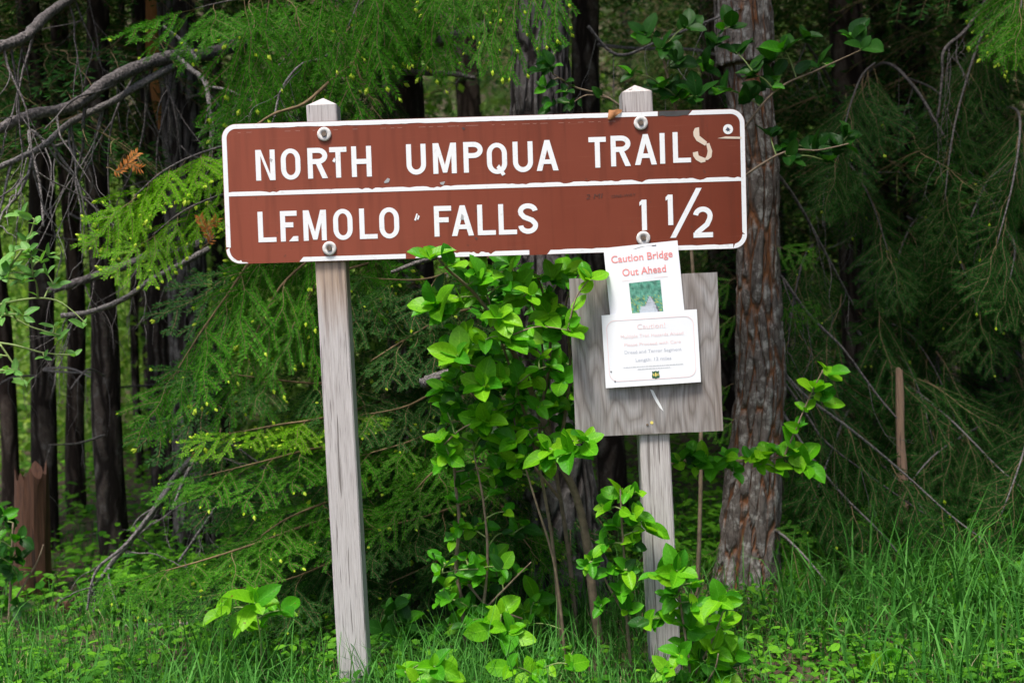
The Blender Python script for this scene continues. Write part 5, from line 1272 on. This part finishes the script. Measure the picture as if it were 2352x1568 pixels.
for i in range(30):
    s1c.shoot(rnd.uniform(1010, 1330), rnd.uniform(820, 1050), rnd.uniform(3.58, 3.75), 4, rnd.uniform(38, 58), MM_ if rnd.random() < .6 else YM, 2)
for i in range(40):
    s1c.shoot(rnd.uniform(990, 1230), rnd.uniform(1060, 1440), rnd.uniform(3.6, 3.8), 3, rnd.uniform(34, 52), MM_, 1)
s1d = Shrub('broadleaf_shrub', 'densest bright leafy growth just under the sign, left of the notice board', [
    ([(1290, 1560, 3.78), (1275, 1300, 3.78), (1240, 1080, 3.74), (1190, 900, 3.68), (1150, 780, 3.62), (1120, 680, 3.58)], (10, 4)), ([(1230, 1050, 3.74), (1250, 900, 3.7), (1240, 760, 3.66), (1200, 640, 3.62)], (7, 4)), ([(1190, 900, 3.68), (1120, 880, 3.62), (1060, 850, 3.56)], (6, 3))])
for i in range(46):
    v = rnd.uniform(615, 1060); s1d.shoot(rnd.uniform(1010, 1300), v, rnd.uniform(3.5, 3.68), 4, rnd.uniform(40, 62), YM if rnd.random() < .6 else MM_, 2)
print('s1b', s1b.n, 's1c', s1c.n, 's1d', s1d.n)
for (u, v, s_) in ((1690, 640, .3), (1700, 720, .34), (1686, 880, .3), (1775, 560, .32), (1790, 700, .3), (1694, 960, .26), (1770, 1210, .3), (1660, 1250, .3)):   # short sprigs on the plated trunk
    spray(pine, P(u, v, 4.42), Vector((-1 if u < 1740 else 1, -.4, -.5)), 'green', s_ * 1.2, TOCAM)
for (u, v) in ((2075, 1130), (2050, 1160), (2100, 1150), (2080, 1200), (2060, 1230), (2110, 1240)):
    spray(r3, P(u, v, 4.6), Vector((rnd.uniform(-.5, .5), -.2, -1)), 'shade', .7, TOCAM)
for (u, v) in ((1050, 1150), (1055, 1210), (1040, 1240), (1060, 1110), (1090, 1100), (1010, 1060)): s1.shoot(u, v, 3.7, 3, 40, MM_, 1)

# 2. sapling in front of the right post
s2 = Shrub('broadleaf_sapling', 'leafy sapling rising in front of the right post, below the notice board', [
    ([(1452, 1560, 3.52), (1440, 1420, 3.48), (1435, 1300, 3.44), (1428, 1200, 3.41), (1425, 1120, 3.40)], (8, 4)), ([(1440, 1420, 3.48), (1395, 1340, 3.5), (1370, 1280, 3.5)], (6, 3))], 'sapling')
for (u, v, n, sz, mx) in ((1425, 1140, 6, 64, YM), (1395, 1165, 4, 66, YM), (1460, 1180, 4, 60, YM), (1490, 1215, 4, 66, YM), (1415, 1210, 5, 58, MM_), (1450, 1250, 5, 54, MM_), (1390, 1250, 5, 48, MM_), (1440, 1310, 4, 52, MM_), (1360, 1290, 5, 46, MM_), (1400, 1310, 4, 46, MM_), (1345, 1300, 4, 42, MM_), (1425, 1360, 4, 50, MM_), (1380, 1390, 4, 44, MM_), (1440, 1400, 4, 48, MM_), (1465, 1130, 3, 44, MM_)):
    s2.shoot(u, v, 3.42, n + 1, sz * .9, mx, 3)
# 3. clump at the foot of the right post
s3 = Shrub('broadleaf_clump', 'bright young leafy clump hiding the foot of the right post', [([(1590, 1620, 3.3), (1580, 1500, 3.28), (1565, 1400, 3.28), (1555, 1310, 3.28)], (8, 4)), ([(1590, 1560, 3.3), (1640, 1460, 3.25), (1665, 1390, 3.25)], (6, 3)), ([(1600, 1600, 3.3), (1640, 1540, 3.2), (1650, 1500, 3.18)], (6, 3))], 'shrub')
for (u, v, n, sz, mx) in ((1555, 1310, 5, 72, YM), (1520, 1320, 4, 66, YM), (1590, 1340, 4, 60, MM_), (1545, 1370, 5, 60, MM_), (1600, 1390, 5, 60, MM_), (1650, 1380, 4, 64, YM), (1665, 1430, 4, 66, YM), (1520, 1420, 5, 62, YM), (1580, 1440, 5, 60, MM_), (1640, 1490, 5, 76, YM), (1600, 1510, 5, 72, YM), (1560, 1500, 4, 60, MM_), (1660, 1540, 5, 74, YM), (1610, 1560, 4, 70, YM), (1530, 1545, 4, 56, YM), (1690, 1500, 3, 60, YM), (1570, 1560, 4, 60, MM_)):
    s3.shoot(u, v, rnd.uniform(3.2, 3.32), n + 1, sz * .88, mx, 4)
    s3.shoot(u + rnd.uniform(-35, 35), v + rnd.uniform(-25, 40), rnd.uniform(3.26, 3.4), 3, sz * .75, MM_, 2)
# 4. arching shoot right of the right post, in front of the grey trunk
s4 = Shrub('arching_shoot', 'arching leafy shoot reaching right across the grey plated trunk', [
    ([(1515, 1540, 3.85), (1512, 1300, 3.85), (1530, 1080, 3.85), (1620, 1062, 3.85), (1710, 1058, 3.82), (1790, 1050, 3.8), (1835, 1040, 3.8)], (9, 4)), ([(1800, 1050, 3.8), (1830, 980, 3.8), (1860, 910, 3.8), (1890, 850, 3.78)], (5, 3))], 'shrub')
for (u, v, n, sz, mx) in ((1560, 1058, 4, 40, MM_), (1600, 1072, 4, 40, MM_), (1665, 1048, 4, 42, MM_), (1745, 1066, 4, 46, YM), (1820, 1030, 4, 50, YM), (1585, 1040, 4, 38, MM_), (1620, 1050, 4, 40, MM_), (1640, 1075, 3, 42, MM_), (1690, 1085, 3, 44, MM_), (1720, 1050, 4, 44, YM), (1760, 1040, 5, 52, YM), (1800, 1045, 4, 54, YM), (1850, 1065, 5, 62, YM), (1790, 1080, 3, 48, YM), (1835, 980, 3, 36, YM), (1850, 940, 3, 40, YM), (1870, 890, 4, 52, YM), (1900, 855, 4, 52, YM), (1895, 915, 2, 54, YM)):
    s4.shoot(u, v, 3.8, n + 1, sz * 1.05, mx, 2)
# 5. small seedlings along the grass edge
def seedling(label, base, tips, size, mix, d):
    s = Shrub('broadleaf_seedling', label, [([(base[0], base[1], d), ((base[0] + tips[0][0]) / 2 + 6, (base[1] + tips[0][1]) / 2, d), (tips[0][0], tips[0][1], d)], (6, 3))], 'seedling', smat='green_stem')
    for (u, v, n) in tips: s.shoot(u, v, d + rnd.uniform(-.06, .06), n, size * rnd.uniform(.85, 1.1), mix, 2)
    return s
seedling('young seedling with broad leaves left of the left post', (600, 1545), [(585, 1385, 6), (520, 1400, 3), (650, 1400, 4), (600, 1440, 4), (560, 1440, 4)], 70, YM, 3.6)
seedling('seedling with large pale leaves between the posts near the grass', (1140, 1560), [(1150, 1410, 5), (1125, 1440, 4), (1170, 1450, 4)], 74, YM, 3.55)
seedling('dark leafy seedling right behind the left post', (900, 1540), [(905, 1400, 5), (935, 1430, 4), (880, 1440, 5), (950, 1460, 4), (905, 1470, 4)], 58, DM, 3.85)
seedling('yellow green seedling at the bottom edge right of the left post', (960, 1640), [(930, 1540, 5), (1000, 1530, 5), (960, 1560, 4), (1030, 1550, 4)], 58, YM, 3.2)
seedling('seedling with upright leaves in front of the big dark trunk', (1260, 1560), [(1230, 1370, 4), (1205, 1400, 4), (1270, 1400, 3)], 58, MM_, 3.95)
seedling('low seedling at the bottom between the posts', (1270, 1640), [(1255, 1530, 5), (1310, 1525, 5), (1220, 1550, 4), (1170, 1530, 4)], 54, YM, 3.25)
seedling('low yellow green seedling at the bottom right', (2020, 1640), [(2030, 1520, 5), (1985, 1540, 4), (2055, 1545, 4)], 56, YM, 3.4)
seedling('leafy seedling right of the shrub stems left of centre', (1075, 1560), [(1090, 1310, 5), (1060, 1340, 5), (1120, 1350, 4), (1080, 1390, 5), (1040, 1380, 4)], 48, MM_, 3.8)
# 6. cool green branch entering from the left
s6 = Shrub('willow_like_shrub', 'small leaved cool green shrub reaching in from the left edge', [
    ([(-170, 1560, 3.3), (-150, 1100, 3.3), (-110, 800, 3.25), (-60, 700, 3.2), (0, 640, 3.2), (60, 560, 3.2), (80, 505, 3.2)], (12, 4)), ([(-60, 720, 3.2), (40, 690, 3.2), (130, 690, 3.2), (200, 745, 3.2)], (6, 3)), ([(-90, 780, 3.25), (20, 790, 3.2), (100, 810, 3.2), (170, 815, 3.2)], (6, 3)), ([(-80, 760, 3.25), (0, 720, 3.2), (70, 750, 3.2), (140, 770, 3.2)], (6, 3)), ([(0, 790, 3.2), (40, 850, 3.2), (60, 890, 3.2)], (5, 3))], smat='green_stem')
for i in range(24):
    u, v = rnd.uniform(-40, 140), rnd.uniform(570, 880)
    s6.shoot(u, v, rnd.uniform(3.1, 3.3), 3, rnd.uniform(34, 46), [('cool', 1)], 2)
for (u, v) in ((50, 490), (85, 510), (60, 545), (95, 600), (190, 745), (170, 815), (130, 770), (60, 880), (20, 600)): s6.shoot(u, v, 3.2, 3, 42, [('cool', 1)], 2)
# 7. dark leafy shrub at the lower left edge
s7 = Shrub('low_shrub', 'blurred green leafy shrub beside the red stump at lower left', [([(20, 1460, 4.4), (25, 1330, 4.4), (30, 1200, 4.4)], (9, 4)), ([(20, 1400, 4.4), (80, 1300, 4.4), (100, 1250, 4.4)], (6, 3))])
for i in range(20): s7.shoot(rnd.uniform(-40, 60), rnd.uniform(1150, 1400), rnd.uniform(4.25, 4.5), 4, rnd.uniform(34, 46), DM, 1)
# 8. tall shaded shrub behind the right end of the sign
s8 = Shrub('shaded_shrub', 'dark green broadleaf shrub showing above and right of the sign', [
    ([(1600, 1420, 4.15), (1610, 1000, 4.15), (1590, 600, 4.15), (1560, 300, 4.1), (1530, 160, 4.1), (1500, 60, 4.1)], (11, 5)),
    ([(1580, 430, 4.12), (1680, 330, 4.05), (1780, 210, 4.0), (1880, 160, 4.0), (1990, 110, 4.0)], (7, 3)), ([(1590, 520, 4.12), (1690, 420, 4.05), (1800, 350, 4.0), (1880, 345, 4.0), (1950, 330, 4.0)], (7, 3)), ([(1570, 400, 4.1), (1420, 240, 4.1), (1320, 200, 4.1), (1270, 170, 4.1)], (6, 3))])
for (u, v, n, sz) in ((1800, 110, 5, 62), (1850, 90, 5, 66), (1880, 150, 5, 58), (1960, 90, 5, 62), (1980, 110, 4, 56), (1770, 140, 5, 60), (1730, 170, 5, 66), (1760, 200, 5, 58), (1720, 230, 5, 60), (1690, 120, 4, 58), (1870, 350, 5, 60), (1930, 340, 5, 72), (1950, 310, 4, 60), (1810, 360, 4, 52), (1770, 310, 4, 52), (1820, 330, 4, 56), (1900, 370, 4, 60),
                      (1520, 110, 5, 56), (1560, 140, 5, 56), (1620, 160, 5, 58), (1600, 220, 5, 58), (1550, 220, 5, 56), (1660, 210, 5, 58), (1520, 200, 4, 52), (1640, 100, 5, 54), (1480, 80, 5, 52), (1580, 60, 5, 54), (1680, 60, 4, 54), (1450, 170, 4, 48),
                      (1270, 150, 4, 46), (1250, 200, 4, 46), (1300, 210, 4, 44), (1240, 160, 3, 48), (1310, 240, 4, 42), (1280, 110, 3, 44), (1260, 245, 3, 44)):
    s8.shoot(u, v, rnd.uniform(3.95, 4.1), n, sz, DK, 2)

# ------------------------------------------------------------------ grass and ground cover
def blades(name, spots, hmin, hmax, wd, mt, label, seed, cat='grass', lean=.5):
    r = random.Random(seed); V, F = [], []
    for (x, y, hs) in spots:
        z = gh(x, y); h = r.uniform(hmin, hmax) * hs; a = r.uniform(0, 6.28); l = r.uniform(.1, 1) * lean; d = Vector((math.cos(a), math.sin(a), 0)); s = Vector((-d.y, d.x, 0))
        b = len(V); p = Vector((x, y, z - .01)); ang = l * .3; q = p
        for k in range(4):
            w_ = wd * (1, .9, .6, 0.05)[k] * .5; V.append(q - s * w_); V.append(q + s * w_)
            q = q + (Vector((0, 0, math.cos(ang))) + d * math.sin(ang)) * (h / 3); ang += l * r.uniform(.5, 1.1)
        for k in range(3): F.append((b + k * 2, b + k * 2 + 1, b + k * 2 + 3, b + k * 2 + 2))
    o = obj(name, V, F, mt, None); tag(o, label, cat, kind='stuff'); return o
gr = random.Random(21)
def scatter(n, y0, y1, f, spread=.5):
    out = []
    while len(out) < n:
        y = y0 + (y1 - y0) * gr.random() ** 1.2; x = gr.uniform(-1, 1) * (y * .46 + .3); k = f(x, y)
        if gr.random() < k: out.append((x, y, .5 + .5 * k))
    return out
clump = lambda x, y: max(0.05, min(1, .5 + 1.3 * noise.noise(Vector((x * 2.2, y * 2.2, 9)))))
wide = lambda x, y: max(.04, min(1, .1 + 1.6 * noise.noise(Vector((x * 1.6, y * 1.6, 3)))))
right = lambda x, y: max(0, min(1, (x - .75) * 2)) * max(0, 1 - abs(y - 3.9) * .9)
mid = lambda x, y: max(0, 1 - abs(x + .15) * 1.1) * max(0, 1 - abs(y - 3.45) * 1.6)
blades('grass', scatter(13000, 2.75, 6.5, clump), .06, .20, .005, M['grass'], 'short green grass and weeds along the bottom of the picture', 31)
blades('tall_grass', scatter(1250, 2.9, 5.2, right), .22, .55, .0085, M['grass'], 'taller arching grass in front of the drooping branches at right', 32, lean=1.6)
blades('long_grass', scatter(1700, 2.75, 4.6, wide), .16, .42, .0055, M['grass'], 'long arching grass tangled along the bottom of the picture', 36, lean=1.5)
blades('post_grass', scatter(2300, 2.9, 4.2, mid), .10, .34, .0045, M['grass'], 'grass tufts round the feet of the sign posts', 33, lean=1.3)
blades('dry_grass', scatter(2400, 2.8, 4.6, clump), .05, .18, .003, M['grass_dry'], 'pale dry straw lying among the green grass', 34, lean=1.6)
def cover(n, seed, size, mt, y0, y1, name, label, zr=(.01, .10)):
    r = random.Random(seed); V, F = [], []
    for (x, y, k) in scatter(n, y0, y1, lambda x, y: max(.1, min(1, .55 + 1.2 * noise.noise(Vector((x * 1.7, y * 1.7, 4)))))):
        z = gh(x, y) + r.uniform(*zr) * k; l = r.uniform(*size); a = r.uniform(0, 6.28); d = Vector((math.cos(a), math.sin(a), r.uniform(-.3, .5))).normalized(); s = d.cross(Vector((r.uniform(-.4, .4), r.uniform(-.6, .2), 1))).normalized()
        p = Vector((x, y, z)); b = len(V); w_ = l * r.uniform(.22, .36); u = s.cross(d)
        V += [p, p + d * l * .35 + s * w_ + u * l * .06, p + d * l * .75 + s * w_ * .7 + u * l * .05, p + d * l - u * l * .08, p + d * l * .75 - s * w_ * .7 + u * l * .05, p + d * l * .35 - s * w_ + u * l * .06, p + d * l * .5]
        F += [(b, b + 1, b + 6), (b + 1, b + 2, b + 6), (b + 2, b + 3, b + 6), (b + 3, b + 4, b + 6), (b + 4, b + 5, b + 6), (b + 5, b, b + 6)]
    o = obj(name, V, F, mt, None); tag(o, label, 'weeds', kind='stuff')
cover(12500, 41, (.014, .050), M['cover'], 2.75, 6.0, 'ground_cover', 'low leafy green weeds covering the ground at the bottom')
lowleft = lambda x, y: max(0, min(1, (-.55 - x) * 1.5)) * max(0, 1 - abs(y - 3.7) * .7)
blades('weedy_grass', scatter(2600, 2.8, 5.0, lowleft), .06, .24, .0055, M['grass'], 'weedy grass covering the lower left corner', 37, lean=1.3)
cover(13000, 42, (.03, .075), M['cover'], 4.6, 10.5, 'forest_floor_plants', 'low green plants on the forest floor between the trunks', (.01, .22))
# dead sticks on the ground
for (pts, wd, lab) in (([(1640, 1418, 4.2), (1700, 1412, 4.15), (1760, 1425, 4.1)], (7, 5), 'short pale stick lying at the foot of the grey plated trunk'),
                       ([(1010, 1545, 3.3), (1120, 1540, 3.3), (1240, 1550, 3.3)], (9, 7), 'thin brown stick lying in the grass between the posts'),
                       ([(290, 1475, 4.4), (360, 1465, 4.4), (440, 1470, 4.4)], (7, 5), 'brown stick on the ground below the nearly black trunk')):
    P3 = [P(*p) for p in pts]
    for p in P3: p.z = gh(p.x, p.y) + .015
    t = thing('stick', P3[0], lab, 'stick'); V, F = tube(catmull([(p, px(wd[0], pts[0][2]) / 2) for p in P3], 6), 6, .3); obj('stick_wood', V, F, M['dead'], t, True)
